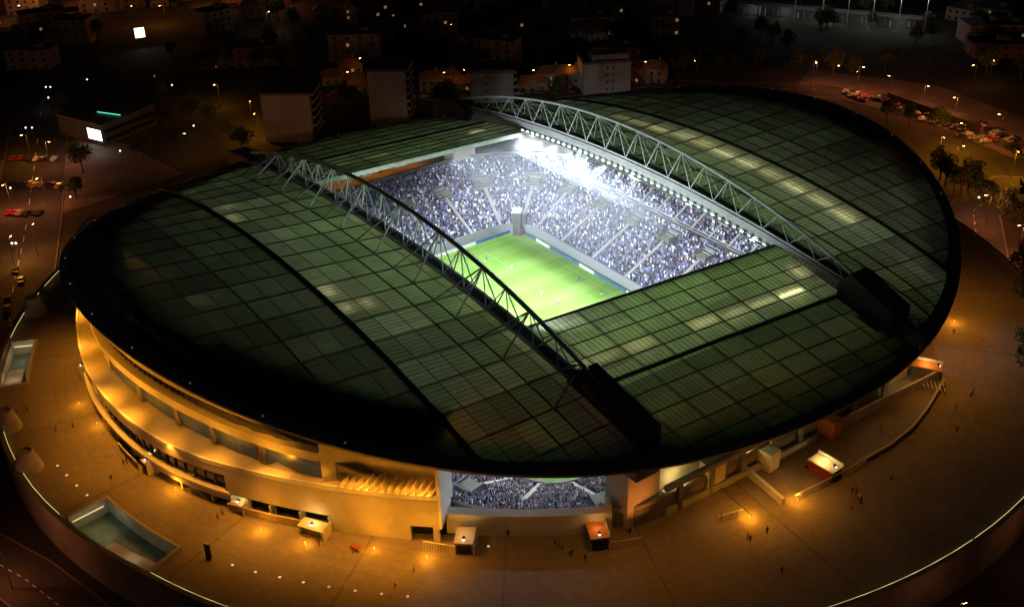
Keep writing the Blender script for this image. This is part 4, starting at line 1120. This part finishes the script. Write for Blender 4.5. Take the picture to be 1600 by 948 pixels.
# street lamps with real lights
def lamp_proto(h=10.0):
    l = empty('street_lamp'); MB().tube((0, 0, 0), (0, 0, h), .11, 8, r2=.06).lathe([(.22, 0), (.2, .5), (.12, .55)], 8).build('pole', 'steel_dark', l)
    MB().tube((0, 0, h - .05), (1.4, 0, h + .35), .05, 6).build('arm', 'steel_dark', l)
    MB().box((1.7, 0, h + .33), (.9, .34, .16)).build('lamp_head', 'steel_dark', l); MB().box((1.7, 0, h + .2), (.75, .28, .12)).build('lamp_lens', 'lamp_sodium', l)
    return l
proto = lamp_proto(); first = True
LAMPS = [(1502, 236, 900, AMBER, 1), (1580, 278, 1100, AMBER, 1), (345, 168, 350, AMBER, 1), (104, 62, 900, REDSOD, 0), (225, 22, 500, REDSOD, 0), (60, 20, 500, REDSOD, 0), (705, 74, 60, AMBER, 1), (405, 215, 450, AMBER, 0), (395, 195, 250, AMBER, 0), (288, 250, 90, AMBER, 1),
 (540, 150, 700, AMBER, 0), (560, 128, 600, AMBER, 0), (690, 152, 700, AMBER, 0), (730, 148, 500, AMBER, 0), (840, 148, 600, AMBER, 0), (885, 140, 600, AMBER, 0), (1003, 132, 350, REDSOD, 0), (1085, 134, 120, REDSOD, 0), (1335, 152, 500, REDSOD, 0), (1390, 158, 600, REDSOD, 0), (1440, 172, 500, REDSOD, 0), (1490, 192, 600, REDSOD, 0), (1560, 222, 500, REDSOD, 0), (1540, 352, 900, REDSOD, 0), (1590, 400, 700, REDSOD, 0), (1490, 270, 700, AMBER, 0), (1465, 255, 500, AMBER, 0),
 (50, 250, 250, AMBER, 0), (20, 330, 500, REDSOD, 0), (75, 320, 400, REDSOD, 0), (25, 420, 500, AMBER, 0), (60, 400, 300, REDSOD, 0), (80, 262, 250, REDSOD, 0), (20, 920, 240, REDSOD, 0), (420, 50, 300, (1, .8, .55), 0), (432, 30, 300, (1, .8, .55), 0), (1480, 1010, 60, REDSOD, 0), (1620, 900, 60, REDSOD, 0), (1330, 1090, 60, REDSOD, 0), (545, 34, 180, REDSOD, 0), (1040, 10, 160, (1, .1, .12), 0)]
for i, (px, py, pw, c, vis) in enumerate(LAMPS):
    q = at(px, py, GZ); rz = random.uniform(0, 6.28)
    o = proto if i == 0 else copy_tree(proto, q, rz)
    o.location = q; o.rotation_euler = (0, 0, rz); tag(o, 'slim dark street lamp with orange light on the roads around the stadium', 'street lamp', 'street lamps on the roads around the stadium')
    dx = Vector((math.cos(rz) * 1.7, math.sin(rz) * 1.7, 9.6)); point(q + dx, pw * LAMPK * (.07 if 500 < px < 1100 else .3 if py < 80 else (2.6 if px < 120 else 1.6)), c, .25, None, 'street_light')
RL = random.Random(9)
for i in range(26):
    px, py = (RL.uniform(0, 780), RL.choice((4, 10, 18, 28, 40))) if i < 20 else (RL.uniform(1180, 1600), RL.uniform(128, 150) + 0)
    q = at(px, py, GZ); rz = RL.uniform(0, 6.28); o = copy_tree(proto, q, rz); tag(o, 'slim dark street lamp with orange light on the roads around the stadium', 'street lamp', 'street lamps on the roads around the stadium')
    point(q + Vector((math.cos(rz) * 1.7, math.sin(rz) * 1.7, 9.6)), RL.choice((150, 350, 700)) * LAMPK * (.8 if i < 20 else .35), RL.choice((REDSOD, AMBER, REDSOD)), .25, None, 'street_light')
# bare white lamps
wl = empty('white_lamp'); MB().tube((0, 0, 0), (0, 0, 5), .08, 6).build('pole', 'steel_dark', wl); MB().lathe([(.1, 5), (.3, 5.12), (.33, 5.35), (.1, 5.6)], 10).build('lamp_globe', 'lamp_globe', wl)
WL = [(45, 220), (55, 220), (76, 155), (83, 155), (140, 143), (245, 138), (272, 152), (80, 172), (22, 316), (25, 404), (31, 404), (4, 410), (192, 257), (306, 217), (878, 38), (1525, 332), (115, 330), (400, 8), (434, 14)]
for i, (px, py) in enumerate(WL):
    q = at(px, py, GZ); o = wl if i == 0 else copy_tree(wl, q)
    o.location = q; tag(o, 'small white globe lamp glowing in the dark grounds beyond the stadium', 'lamp', 'white globe lamps in the dark grounds')
    if i in (15, 13, 10, 7): point(q + Vector((0, 0, 5.3)), 60 * LAMPK, (1, .95, .9), .4, None, 'globe_light')

# cars
def car_mesh(name, col):
    mb = MB(); L = [(-2.1, .35), (-2.1, .78), (-1.95, .92), (-1.25, .98), (-.75, 1.42), (.55, 1.44), (1.15, .98), (1.95, .85), (2.1, .65), (2.1, .35)]
    n = len(L); W = lambda z: .85 if z < 1 else .68
    mb.add([(x, -W(z), z) for x, z in L] + [(x, W(z), z) for x, z in L], [tuple(range(n)), tuple(range(n, 2 * n))[::-1]] + [(i, n + i, n + (i + 1) % n, (i + 1) % n) for i in range(n)], 0)
    mb.add([(-1.17, -.7, 1.02), (-.73, -.66, 1.38), (-.73, .66, 1.38), (-1.17, .7, 1.02)], [(0, 1, 2, 3)], 1)
    mb.v[-4:] = [(x - .03, y, z + .02) for x, y, z in mb.v[-4:]]
    mb.add([(1.11, -.7, 1.02), (.55, -.66, 1.4), (.55, .66, 1.4), (1.11, .7, 1.02)], [(3, 2, 1, 0)], 1); mb.v[-4:] = [(x + .04, y, z + .02) for x, y, z in mb.v[-4:]]
    for s in (-1, 1): mb.add([(-1.05, s * .8, 1.03), (-.7, s * .705, 1.36), (.5, s * .705, 1.36), (.98, s * .8, 1.03)], [(0, 1, 2, 3)], 1)
    for x in (-1.3, 1.35):
        for s in (-1, 1): mb.tube((x, s * .66, .32), (x, s * .88, .32), .32, 12, 2)
    for s in (-1, 1): mb.box((2.1, s * .6, .68), (.06, .34, .14), 0, 3); mb.box((-2.1, s * .6, .75), (.06, .3, .14), 0, 4)
    return mb.mesh(name, [mat('car_' + name, col, .3, .2, spec=.5), 'glass_dark', 'rubber', 'white', 'red'])
CARS = {'white': car_mesh('white', (.6, .6, .6)), 'silver': car_mesh('silver', (.3, .31, .32)), 'dark': car_mesh('dark', (.03, .03, .035)), 'red': car_mesh('red', (.3, .03, .02))}
def cars(path, n, grp, where, rot=0, jit=1.5, z=GZ + .17):
    P = [Vector((*at(x, y, GZ).xy, z)) for x, y in path]
    for i in range(n):
        t = (i + .5) / n * (len(P) - 1); k = min(int(t), len(P) - 2); q = P[k].lerp(P[k + 1], t - k); d = P[k + 1] - P[k]
        c = random.choice(['white', 'silver', 'silver', 'dark', 'dark', 'dark', 'dark', 'red'])
        o = link('parked_car', CARS[c], None, q + Vector((random.uniform(-jit, jit), random.uniform(-jit, jit), 0)), math.atan2(d.y, d.x) + rot + random.uniform(-.06, .06))
        tag(o, f'{c} car parked {where}', 'car', f'{c} cars parked {where}')
cars([(1310, 150), (1400, 166), (1480, 190), (1560, 222), (1620, 250)], 34, 'a', 'along the road at the upper right', .0, 3.5)
cars([(1320, 146), (1400, 158), (1500, 188), (1600, 226)], 40, 'a', 'along the road at the upper right', 1.4, 2.5)
cars([(1400, 172), (1480, 200), (1540, 226)], 12, 'a', 'along the road at the upper right', 1.2, 2.5)
cars([(640, 152), (740, 150), (850, 148), (960, 138)], 16, 'b', 'on the street behind the apartment blocks', .0, 2.5)
cars([(18, 250), (90, 250)], 8, 'c', 'in the car park left of the stadium', PI / 2, .8); cars([(14, 290), (100, 292)], 9, 'c', 'in the car park left of the stadium', PI / 2, .8); cars([(10, 335), (70, 335)], 6, 'c', 'in the car park left of the stadium', PI / 2, .8)
cars([(30, 420), (20, 470), (15, 520)], 5, 'd', 'on the avenue at the left edge', 0, 3.0); cars([(505, 152), (570, 142)], 6, 'b', 'on the street behind the apartment blocks', .5, 2)

# apartment blocks
def apartment(pa, pb, h, depth, label, balc=True, pent=None, cols=()):
    A = Vector((*at(*pa, GZ).xy, GZ)); B = Vector((*at(*pb, GZ).xy, GZ)); e = (B - A); w = e.length; e.normalize(); rz = math.atan2(e.y, e.x)
    a = empty('apartment_block', A, rz, label, 'apartment block')   # local x along the front, local y to the back
    MB().box((w / 2, depth / 2, h / 2), (w, depth, h)).build('wall', 'apartment', a)
    MB().box((w / 2, depth / 2, h + .15), (w + .5, depth + .5, .3)).box((w / 2, .1, h + .6), (w + .4, .25, .8)).box((w / 2, depth - .1, h + .6), (w + .4, .25, .8)).box((.1, depth / 2, h + .6), (.25, depth - .4, .8)).build('roof', 'apartment_roof', a)
    if balc:
        for k in range(int(h // 3)):
            z = 2.6 + 3 * k; mb = MB().box((w + .75, depth / 2, z), (1.5, depth * .8, .18)).box((w + 1.45, depth / 2, z + .5), (.1, depth * .8, 1.0)); mb.box((w + .75, depth * .1 + .05, z + .5), (1.4, .1, 1.0))
            mb.build('balcony', 'apartment', a); MB().box((w + .03, depth / 2, z + 1.35), (.06, depth * .6, 1.9)).build('window', 'glass_dark', a)
    for cx in cols:
        for k in range(int(h // 3)): MB().box((w * cx, -.02, 2.2 + 3 * k), (.7, .06, .9)).build('window', 'glass_dark', a)
    if pent:
        x0, x1, hh, m_ = pent; MB().box((w * (x0 + x1) / 2, depth * .45, h + hh / 2 + .3), (w * (x1 - x0), depth * .5, hh)).build('penthouse', m_, a)
    return a
apartment((416, 222), (490, 222), 18.3, 16, 'grey apartment block with balconies on its side, leftmost of the four behind the far roof')
apartment((580, 195), (637, 195), 21.3, 15, 'tall plain grey apartment block with stacked balconies, second from the left behind the roof')
apartment((737, 162), (803, 160), 12.4, 14, 'apartment block with greenish roof rail and a column of small windows behind the far truss', True, None, (.37,))
apartment((912, 150), (985, 145), 13.0, 14, 'apartment block with pale penthouse strip behind the far side roof', False, (.2, .98, 2.6, 'apartment'), (.5, .62))
q = at(738, 112, 15.6); rl = MB()
A = Vector((*at(737, 162, GZ).xy, 16.6)); B = Vector((*at(803, 160, GZ).xy, 16.6))
rl.beam(A, B, .15, .15); rl.beam(A - Vector((0, 0, .7)), B - Vector((0, 0, .7)), .1, .1)
for k in range(9): c = A.lerp(B, k / 8); rl.tube(c - Vector((0, 0, 1.2)), c, .06, 5)
tag(rl.build('roof_rail', 'steel'), 'thin steel rail along the roof of the block behind the far truss', 'railing')
# low building on the left with a lit sign, billboards
def hall(pts, h, label):
    P = [at(x, y, GZ) for x, y in pts]; c = P[0].copy(); b = empty('office_building', c, 0, label, 'building')
    poly = [((q - c).x, (q - c).y) for q in P]; MB().prism(poly, 0, h).build('wall', 'office', b, fix=True)
    cx = sum(x for x, y in poly) / len(poly); cy = sum(y for x, y in poly) / len(poly)
    MB().prism([(cx + (x - cx) * 1.04, cy + (y - cy) * 1.04) for x, y in poly], h, h + .5).build('roof', 'apartment_roof', b, fix=True)
    w = MB()
    for k in range(2):
        z = 2 + 3.2 * k; (x0, y0), (x1, y1) = poly[1], poly[2]
        w.box(((x0 + x1) / 2, (y0 + y1) / 2, z), (math.hypot(x1 - x0, y1 - y0) * .94, .3, 1.5), math.atan2(y1 - y0, x1 - x0))
    w.build('window', 'glass_dark', b); return b, poly, c
b, poly, c = hall([(95, 210), (165, 228), (245, 195), (180, 178)], 8, 'dark flat roofed low building with window bands left of the stadium')
q1, q2 = at(152, 175, GZ + 9) - c, at(188, 180, GZ + 9) - c
MB().tube(q1, q2, .16, 6).build('neon_line', 'neon_green', b)
point(at(148, 222, GZ + 5), 90 * LAMPK, (1, 1, .95), .5, None, 'sign_light')
def billboard(pa, pb, z0, h, m_, label):
    A = at(*pa, z0); B = at(*pb, z0); c = (A + B) / 2; w = (B - A).length; rz = math.atan2((B - A).y, (B - A).x)
    o = empty('billboard', (c.x, c.y, GZ), rz, label, 'billboard')
    MB().box((0, .2, z0 - GZ + h / 2), (w + .3, .25, h + .3)).build('frame', 'black', o); MB().box((0, .05, z0 - GZ + h / 2), (w, .1, h)).build('panel', m_, o)
    for s in (-1, 1): MB().tube((s * w * .3, .25, 0), (s * w * .3, .25, z0 - GZ + .2), .15, 8).build('post', 'steel_dark', o)
billboard((139, 216), (160, 221), 5, 4.2, 'billboard', 'bright white lit sign panel on posts by the dark low building')
billboard((212, 60), (227, 58), 8, 4.6, 'billboard_warm', 'small bright cream billboard in the dark upper left')
# houses
def house(q, rz, w, d, h, label, lit, grp):
    o = empty('house', q, rz, label, 'house', grp)
    MB().box((0, 0, h / 2), (w, d, h)).build('wall', 'house_wall', o)
    r = MB(); o_ = .4
    r.add([(-w / 2 - o_, -d / 2 - o_, h), (w / 2 + o_, -d / 2 - o_, h), (w / 2 + o_, d / 2 + o_, h), (-w / 2 - o_, d / 2 + o_, h), (-w / 2 + d * .3, 0, h + d * .28), (w / 2 - d * .3, 0, h + d * .28)], [(0, 1, 5, 4), (1, 2, 5), (2, 3, 4, 5), (3, 0, 4), (3, 2, 1, 0)]); rf = r.build('roof', 'roof_tile', o)
    MB().box((w * .2, d * .1, h + d * .28), (.7, .7, 1.6)).build('chimney', 'house_wall', rf)
    for k, fx in enumerate((-.3, 0, .3)):
        for lv in range(int(h // 3)): MB().box((w * fx, -d / 2 - .02, 1.6 + 3 * lv), (1.1, .08, 1.2)).build('window', 'window_warm' if (lit and k == 1) else 'glass_dark', o)
HS = [(525, 128, 0), (548, 120, 1), (562, 140, 1), (675, 140, 0), (700, 136, 0), (725, 138, 1), (830, 138, 0), (860, 132, 1), (890, 134, 0), (1000, 125, 1), (1022, 124, 0), (110, 55, 1), (95, 68, 0), (520, 60, 0), (548, 28, 1), (510, 25, 0), (580, 20, 0), (985, 14, 1), (1010, 20, 0), (250, 8, 0), (370, 12, 0), (395, 25, 0), (600, 60, 0), (930, 60, 0), (60, 90, 0)]
for i, (px, py, lit) in enumerate(HS):
    q = at(px, py, GZ); house((q.x, q.y, GZ - .5), math.atan2(CAM.y - q.y, CAM.x - q.x) + PI / 2 + random.uniform(-.4, .4), random.uniform(9, 14), random.uniform(8, 10), random.choice((4, 6.5, 7)), ('tile roofed house with a lit window in the dark town beyond the stadium' if lit else 'dark tile roofed house without lights in the town beyond the stadium'), lit, 'houses with a lit window' if lit else 'unlit houses')
# dim town beyond the stadium
town_wall = [mat('town_wall_%s' % k, c, .9, noise=.25, scale=.2) for k, c in (('grey', (.22, .2, .19)), ('tan', (.26, .2, .15)), ('brown', (.16, .12, .1)))]
def town(q, rz, w, d, h, k, grp):
    o = empty('town_building', q, rz, 'flat roofed %s block in the dim town far beyond the stadium' % ('grey', 'tan', 'brown')[k], 'building', grp)
    MB().box((0, 0, h / 2), (w, d, h)).build('wall', town_wall[k], o); MB().box((0, 0, h + .15), (w + .4, d + .4, .3)).box((w * .2, 0, h + 1.1), (3, 3, 1.7)).build('roof', 'apartment_roof', o)
    for lv in range(int(h // 3)):
        for fx in (-.36, -.12, .12, .36):
            lit = random.random() < .05
            MB().box((w * fx, -d / 2 - .02, 1.7 + 3 * lv), (1.3, .1, 1.3)).build('window', 'window_warm' if lit else 'glass_dark', o)
RT2 = random.Random(5)
for i in range(46):
    px = RT2.uniform(0, 1130) if i % 4 else RT2.uniform(1480, 1600); py = RT2.choice([2, 10, 18, 26, 38, 52, 66, 84, 100]) + RT2.uniform(-4, 4)
    if 190 < px < 260 and py > 30: continue
    q = at(px, py, GZ); town((q.x, q.y, GZ - .5), math.atan2(CAM.y - q.y, CAM.x - q.x) + PI / 2 + RT2.uniform(-.5, .5), RT2.uniform(12, 24), RT2.uniform(9, 14), RT2.choice((6.3, 9.3, 12.3)), i % 3, '%s town blocks' % ('grey', 'tan', 'brown')[i % 3])
# trees
def tree_proto(seed, h, name='tree'):
    R = np.random.default_rng(seed); t = empty(name)
    tr = MB().tube((0, 0, 0), (.1, 0, h * .45), .32, 8, r2=.2)
    tips = []
    for k in range(9):
        a = 2 * PI * k / 9 + R.uniform(-.3, .3); z0 = h * R.uniform(.28, .5); e = (math.cos(a) * h * R.uniform(.16, .3), math.sin(a) * h * R.uniform(.16, .3), z0 + h * R.uniform(.15, .4)); tr.tube((.08, 0, z0), e, .13, 6, r2=.04); tips.append(e)
    tr.build('trunk', 'bark', t)
    tips += [(R.uniform(-1, 1) * h * .12, R.uniform(-1, 1) * h * .12, h * R.uniform(.6, .95)) for _ in range(8)]
    tips = np.array(tips); cr = MB()
    for c in tips:
        n = 90; P = R.normal(0, 1, (n, 3)); P /= np.linalg.norm(P, axis=1)[:, None]; P *= (R.uniform(.3, 1, n) ** .5)[:, None] * h * R.uniform(.11, .19)
        for p in P + c:
            u = R.normal(0, 1, 3); u /= np.linalg.norm(u); v = np.cross(u, R.normal(0, 1, 3)); v /= np.linalg.norm(v); s = R.uniform(.22, .42)
            cr.add([p - u * s, p + v * s * .6, p + u * s, p - v * s * .6], [(0, 1, 2, 3)])
    cr.build('crown', 'foliage', t); return t
TP = [tree_proto(3, 9), tree_proto(11, 11), tree_proto(23, 7.5)]; used = [False] * 3
TREES = [(random.uniform(120, 1600), random.choice((30, 45, 60, 75, 92, 108, 122)) + random.uniform(-6, 6)) for _ in range(70)] + [(1490, 300), (1500, 308), (1476, 290), (1512, 300), (1528, 312), (1536, 318), (1545, 325), (1468, 282), (1385, 190), (1420, 195), (1460, 210), (1590, 352), (1570, 345), (100, 190), (260, 200), (300, 190), (330, 205), (360, 215), (225, 250), (130, 270), (120, 310), (250, 160), (1100, 110), (1180, 105), (1240, 115), (1300, 120), (650, 90), (760, 95), (840, 90), (1060, 122), (1585, 480), (1592, 540), (1590, 600), (1598, 640), (545, 175), (560, 185), (690, 170), (700, 172), (530, 190), (870, 160), (300, 120), (200, 110), (400, 90), (480, 110), (1540, 120), (1400, 100), (480, 190), (380, 240)]
TREES = [t_ for t_ in TREES if not (185 < t_[0] < 255 and 45 < t_[1] < 125) and not (130 < t_[0] < 175 and 200 < t_[1] < 262)]
for i, (px, py) in enumerate(TREES):
    k = i % 3; q = at(px, py, GZ); q.z = GZ - .2
    if (q - Vector((0, 0, GZ))).xy.length < 136: q.z = PZ
    s = random.uniform(.85, 1.25); rz = random.uniform(0, 6.28)
    o = TP[k] if not used[k] else copy_tree(TP[k], q, rz, s)
    used[k] = True; o.location = q; o.rotation_euler = (0, 0, rz); o.scale = (s, s, s)
    near = px > 1460 and 270 < py < 360
    tag(o, 'dark leafy tree in the clump by the amber lit path on the right' if near else 'dark leafy tree standing in the unlit grounds around the stadium', 'tree', 'trees by the amber lit path' if near else 'trees in the unlit grounds')
tag(MB().prism([tuple((at(x, y, GZ)).xy) for x, y in ((1385, 158), (1400, 155), (1530, 202), (1520, 207))], GZ, GZ + 3.5).build('retaining_wall', 'earth', None, fix=True), 'long dark retaining wall below the road with parked cars at the upper right', 'wall')
# training ground with masts far away
tag(MB().prism([tuple(at(x, y, GZ).xy) for x, y in ((1130, 14), (1460, 48), (1470, 8), (1140, -20))], GZ - 2, GZ + .3).build('training_pitch', 'grass_dim'), kind='structure')
mast = empty('floodlight_mast'); MB().tube((0, 0, 0), (0, 0, 16), .3, 8, r2=.16).build('mast_pole', 'steel', mast); MB().box((0, 0, 16), (3.4, .3, .3)).box((0, 0, 16.8), (3.4, .3, .3)).build('crossbar', 'steel', mast); MB().lathe([(.1, -.8), (1.0, -.5), (1.15, 0), (1.0, .5), (.1, .8)], 10, (0, 0, 16.6)).build('lamp_cluster', 'lamp_white', mast)
for i, (px, py) in enumerate(((1240, 36), (1322, 44), (1361, 46), (1402, 49), (1443, 52), (1283, 40))):
    q = at(px, py, GZ); o = mast if i == 0 else copy_tree(mast, q)
    o.location = (q.x, q.y, GZ); tag(o, 'white floodlight mast beside the distant training ground at the top right', 'floodlight mast', 'masts by the distant training ground')
    point(Vector((q.x, q.y, GZ + 14)), 80 * LAMPK, (.85, 1, .92), .6, None, 'mast_light')
sh = MB()
P = [at(x, y, GZ) for x, y in ((1150, 22), (1450, 50))]
shed = empty('glasshouse', P[0], math.atan2((P[1] - P[0]).y, (P[1] - P[0]).x), 'long low dark building with pale upright posts in front of the training ground', 'building'); w = (P[1] - P[0]).length
MB().box((w / 2, 4, 2.4), (w, 6, 4.8)).build('wall', 'office', shed); MB().box((w / 2, 4, 5), (w + 1, 7, .3)).build('roof', 'apartment_roof', shed)
for k in range(34):
    if random.random() < .55: MB().box((w * (k + random.uniform(.3, .7)) / 34, .8, random.uniform(1.6, 2.6)), (.35, .3, random.uniform(2.5, 4.8))).build('post', random.choice(['white', 'grey', 'grey']), shed)
for k in (3, 9, 15, 17, 24, 29): point((w * k / 34, -2.0, 3.2), 140, (.85, 1, .92), .3, shed, 'path_light')
# the fence of parapet lamps at the avenue
# ------------------------------------------------------------------ plaza lighting
WA = SODK
for th, pw in ((-113, .8), (-104, .7), (-98, .45), (-91, 1.0), (-85.5, 1.0), (-78, .55), (-71, .7), (-63.5, .9), (-57.5, .55), (-52.5, 1.0), (-46.6, .9)):
    rr = ro(th); x, y = polar(th, rr - 1.0 if th < -60 else rr + 2.2); xr, yr = polar(th, rr + 1.0); zt = min(rimz(xr, yr) - 2.2, 40)
    spot((xr, yr, zt), (x, y, 22), 4200 * WA * pw, AMBER, 34, 1, .25, 'facade_light', stadium) if th < -60 else None
    x2, y2 = polar(th, rr + 4); spot((*polar(th, rr + 1.6), min(zt, 30)), (x2, y2, PZ), 9200 * WA * pw, SODIUM, 104, 1, .5, 'plaza_or_fill_light', stadium)
    x3, y3 = polar(th, 101); xo, yo = polar(th, rr + .3); spot((*polar(th, rr + 1.2), 23.4) if th < -60 else (*polar(th, rr + 15), 13), (x3, y3, 34) if th < -60 else (x3, y3, 28), (6000 if th < -60 else 5200) * WA * pw, AMBER, 140 if th < -60 else 140, 1, .3, 'terrace_light', stadium)
for k in range(13):
    th = -55.2 + k * .88; point((*polar(th, ro(th) - .9), 23.3), 34 * WA, AMBER, .12, stadium, 'fin_light')
for th in np.arange(-114, -60, 3.6):
    xr, yr = polar(th, ro(th) + .6); zt = min(rimz(xr, yr) - 2.2, 40); spot((xr, yr, zt), (*polar(th, ro(th) - 3.5), 23), 3300 * WA, AMBER, 62, 1, .3, 'facade_light', stadium)
# bollard lamps by the wall foot
bl = MB().tube((0, 0, 0), (0, 0, .7), .06, 8).lathe([(.07, .7), (.12, .74), (.12, .84), (.02, .88)], 10).mesh('wall_lamp', 'lamp_amber')
for px, py, pw in ((124, 633, .5), (152, 665, .6), (275, 766, 1.2), (408, 830, 1.2), (477, 851, 1.0), (585, 860, 1.0), (667, 873, 1.4), (1171, 809, 1.6), (1246, 784, 1.6), (1490, 505, 1.0), (845, 862, .0)):
    q = at(px, py, PZ)
    if not pw: continue
    o = link('bollard_lamp', bl, None, q); tag(o, 'low amber bollard lamp glowing at the foot of the stadium', 'bollard lamp', 'amber bollard lamps at the stadium foot')
    point(q + Vector((0, 0, 1.7)), 520 * WA * pw, AMBER, .12, None, 'pool_light'); spot(q + Vector((0, 0, 12)), q, 1900 * WA * pw, SODIUM, 110, 1, .3, 'pool_light')
for th, pw in ((-38, .9), (-28, 1.0), (-18, .9), (-8, .7), (3, .55), (14, .5), (24, 1.1), (33, 1.7), (42, 1.9), (52, 1.6)):
    x, y = rimxy(math.radians(th), 1.0); z = rimz(x, y) - 1.8; xt, yt = rimxy(math.radians(th), 1.06)
    spot((x, y, z), (xt, yt, PZ), 2500 * WA * pw, (1, .36, .04), 140, 1, .4, 'plaza_or_fill_light', stadium)
for y, pw in ((-26, 1.2), (-17, 1.5), (-8, 1.2), (2, .6), (28, .7), (42, .6)): point((85.0, y, 17.6), 330 * WA * pw, (1, .78, .28), .3, stadium, 'concourse_light')
spot((*at(1030, 862, PZ + 1.0).xy, 13.5), (82, -36, 21), 5200 * WA, (1, .3, .05), 60, 1, .3, 'pier_light', stadium)
spot((*at(700, 880, PZ + 1.0).xy, 13.5), (66, -69, 21), 1500 * WA, AMBER, 70, 1, .3, 'pier_light', stadium)
for y in (-24, -12, 0, 12, 24): spot((-97, y, 22), (-106, y, 12), 3600 * WA, SODIUM, 130, 1, .4, 'concourse_light', stadium)
for th in (-95, -88, -81, -76, -70, -64): x, y = polar(th, ri(th) + .35); point((x, y, 27.3), 26 * WA, (.55, 1, .7), .15, stadium, 'gallery_light')
for y in (0, 45, 95, 130): spot((-112 + .2 * y, y * .95, 17), (-165 + .3 * y, y + 12, 14), (230 if y < 90 else 1300 if y < 100 else 450), (1, .9, .74), 110, 1, .6, 'plaza_or_fill_light', stadium)  # unseen fill spots, added to brighten the apartment fronts
# flags/banners seen under the far roof
for y, c in ((1.5, 'cream'), (7.5, 'red'), (14, 'white')): MB().box((-88, y, 19.3), (.3, 3.6, 2.8)).build('banner', c, stadium)

# ------------------------------------------------------------------ smoke drifting in the floodlight beams
MM = bpy.data.materials.new('mist'); MM.use_nodes = True; mt = MM.node_tree
for n_ in list(mt.nodes): mt.nodes.remove(n_)
mo = mt.nodes.new('ShaderNodeOutputMaterial'); pv = mt.nodes.new('ShaderNodeVolumePrincipled'); pv.inputs['Color'].default_value = (.9, .95, 1, 1); pv.inputs['Density'].default_value = MIST; pv.inputs['Anisotropy'].default_value = .1
mt.links.new(pv.outputs[0], mo.inputs['Volume']); MAT['mist'] = MM
mb = MB().prism([(-54, 6), (12, 14), (26, 34.4), (26, 34.6), (-54, 34.6)], 17, 37.0)
tag(mb.build('floodlight_mist', 'mist', None, fix=True), 'pale smoke hanging in the floodlight beams under the far roof edge', 'smoke', kind='stuff')
M2 = MM.copy(); M2.name = 'beam_smoke'; M2.node_tree.nodes['Principled Volume'].inputs['Density'].default_value = .02; MAT['beam_smoke'] = M2
nt2 = M2.node_tree; tc2 = nt2.nodes.new('ShaderNodeTexCoord'); sp2 = nt2.nodes.new('ShaderNodeSeparateXYZ'); nt2.links.new(tc2.outputs['Object'], sp2.inputs[0])
def ramp2(src, a, b):
    r = nt2.nodes.new('ShaderNodeMapRange'); r.interpolation_type = 'SMOOTHSTEP'; r.inputs['From Min'].default_value = a; r.inputs['From Max'].default_value = b; nt2.links.new(src, r.inputs['Value']); return r.outputs[0]
no2 = nt2.nodes.new('ShaderNodeTexNoise'); no2.inputs['Scale'].default_value = .14; no2.inputs['Detail'].default_value = 2; nt2.links.new(tc2.outputs['Object'], no2.inputs['Vector'])
dn = math_node(nt2, 'MULTIPLY', ramp2(sp2.outputs['Z'], 13, 38), ramp2(no2.outputs['Fac'], .25, .7))
dn = math_node(nt2, 'MULTIPLY', dn, ramp2(sp2.outputs['X'], 14, -14)); dn = math_node(nt2, 'MULTIPLY', dn, .026)
nt2.links.new(dn, nt2.nodes['Principled Volume'].inputs['Density'])
sm_ = MB(); sec = [(36.0, 20.5), (36.0, 38.6), (33.2, 38.8), (27.0, 33.5), (18, 22), (14, 13), (29, 13)]
sm_.sweep([[(x, y, z) for y, z in sec] for x in (-46, -30, -8, 16)])
tag(sm_.build('beam_smoke', 'beam_smoke', None, fix=True), 'dense white smoke lit by the floodlights just under the far left part of the roof edge', 'smoke', kind='stuff')
for k in range(11):
    x = -41 + 4.4 * k; spot((x, 33.8, chordz(x) - 3.2), (x - 8, 9, 6), (30000 if k < 2 else 62000), COOL, 8, .5, .25, 'flood_beam', stadium)
# ------------------------------------------------------------------ sky, moon
W = bpy.data.worlds.new('World'); sc.world = W; W.use_nodes = True; nt = W.node_tree
bg = nt.nodes['Background']; sky = nt.nodes.new('ShaderNodeTexSky'); sky.sky_type = 'NISHITA'; sky.sun_disc = False
sky.sun_elevation = math.radians(35); sky.sun_rotation = math.radians(200); nt.links.new(sky.outputs[0], bg.inputs[0]); bg.inputs[1].default_value = .0008
sl = bpy.data.lights.new('moon', 'SUN'); sl.energy = .006; sl.angle = math.radians(.5); sl.color = (1, .95, .88); so = bpy.data.objects.new('moon', sl); COL.objects.link(so)
so.rotation_euler = (math.radians(55), 0, math.radians(20))
sc.view_settings.view_transform = 'Standard'; sc.view_settings.look = 'None'; sc.view_settings.exposure = 0; sc.view_settings.gamma = 1
sc.cycles.max_bounces = 6; sc.cycles.diffuse_bounces = 4; sc.cycles.transmission_bounces = 4; sc.cycles.sample_clamp_indirect = 6; sc.cycles.sample_clamp_direct = 0
sc.cycles.volume_step_rate = 3.0; sc.cycles.volume_bounces = 0; sc.cycles.use_denoising = True; sc.cycles.caustics_reflective = False; sc.cycles.caustics_refractive = False
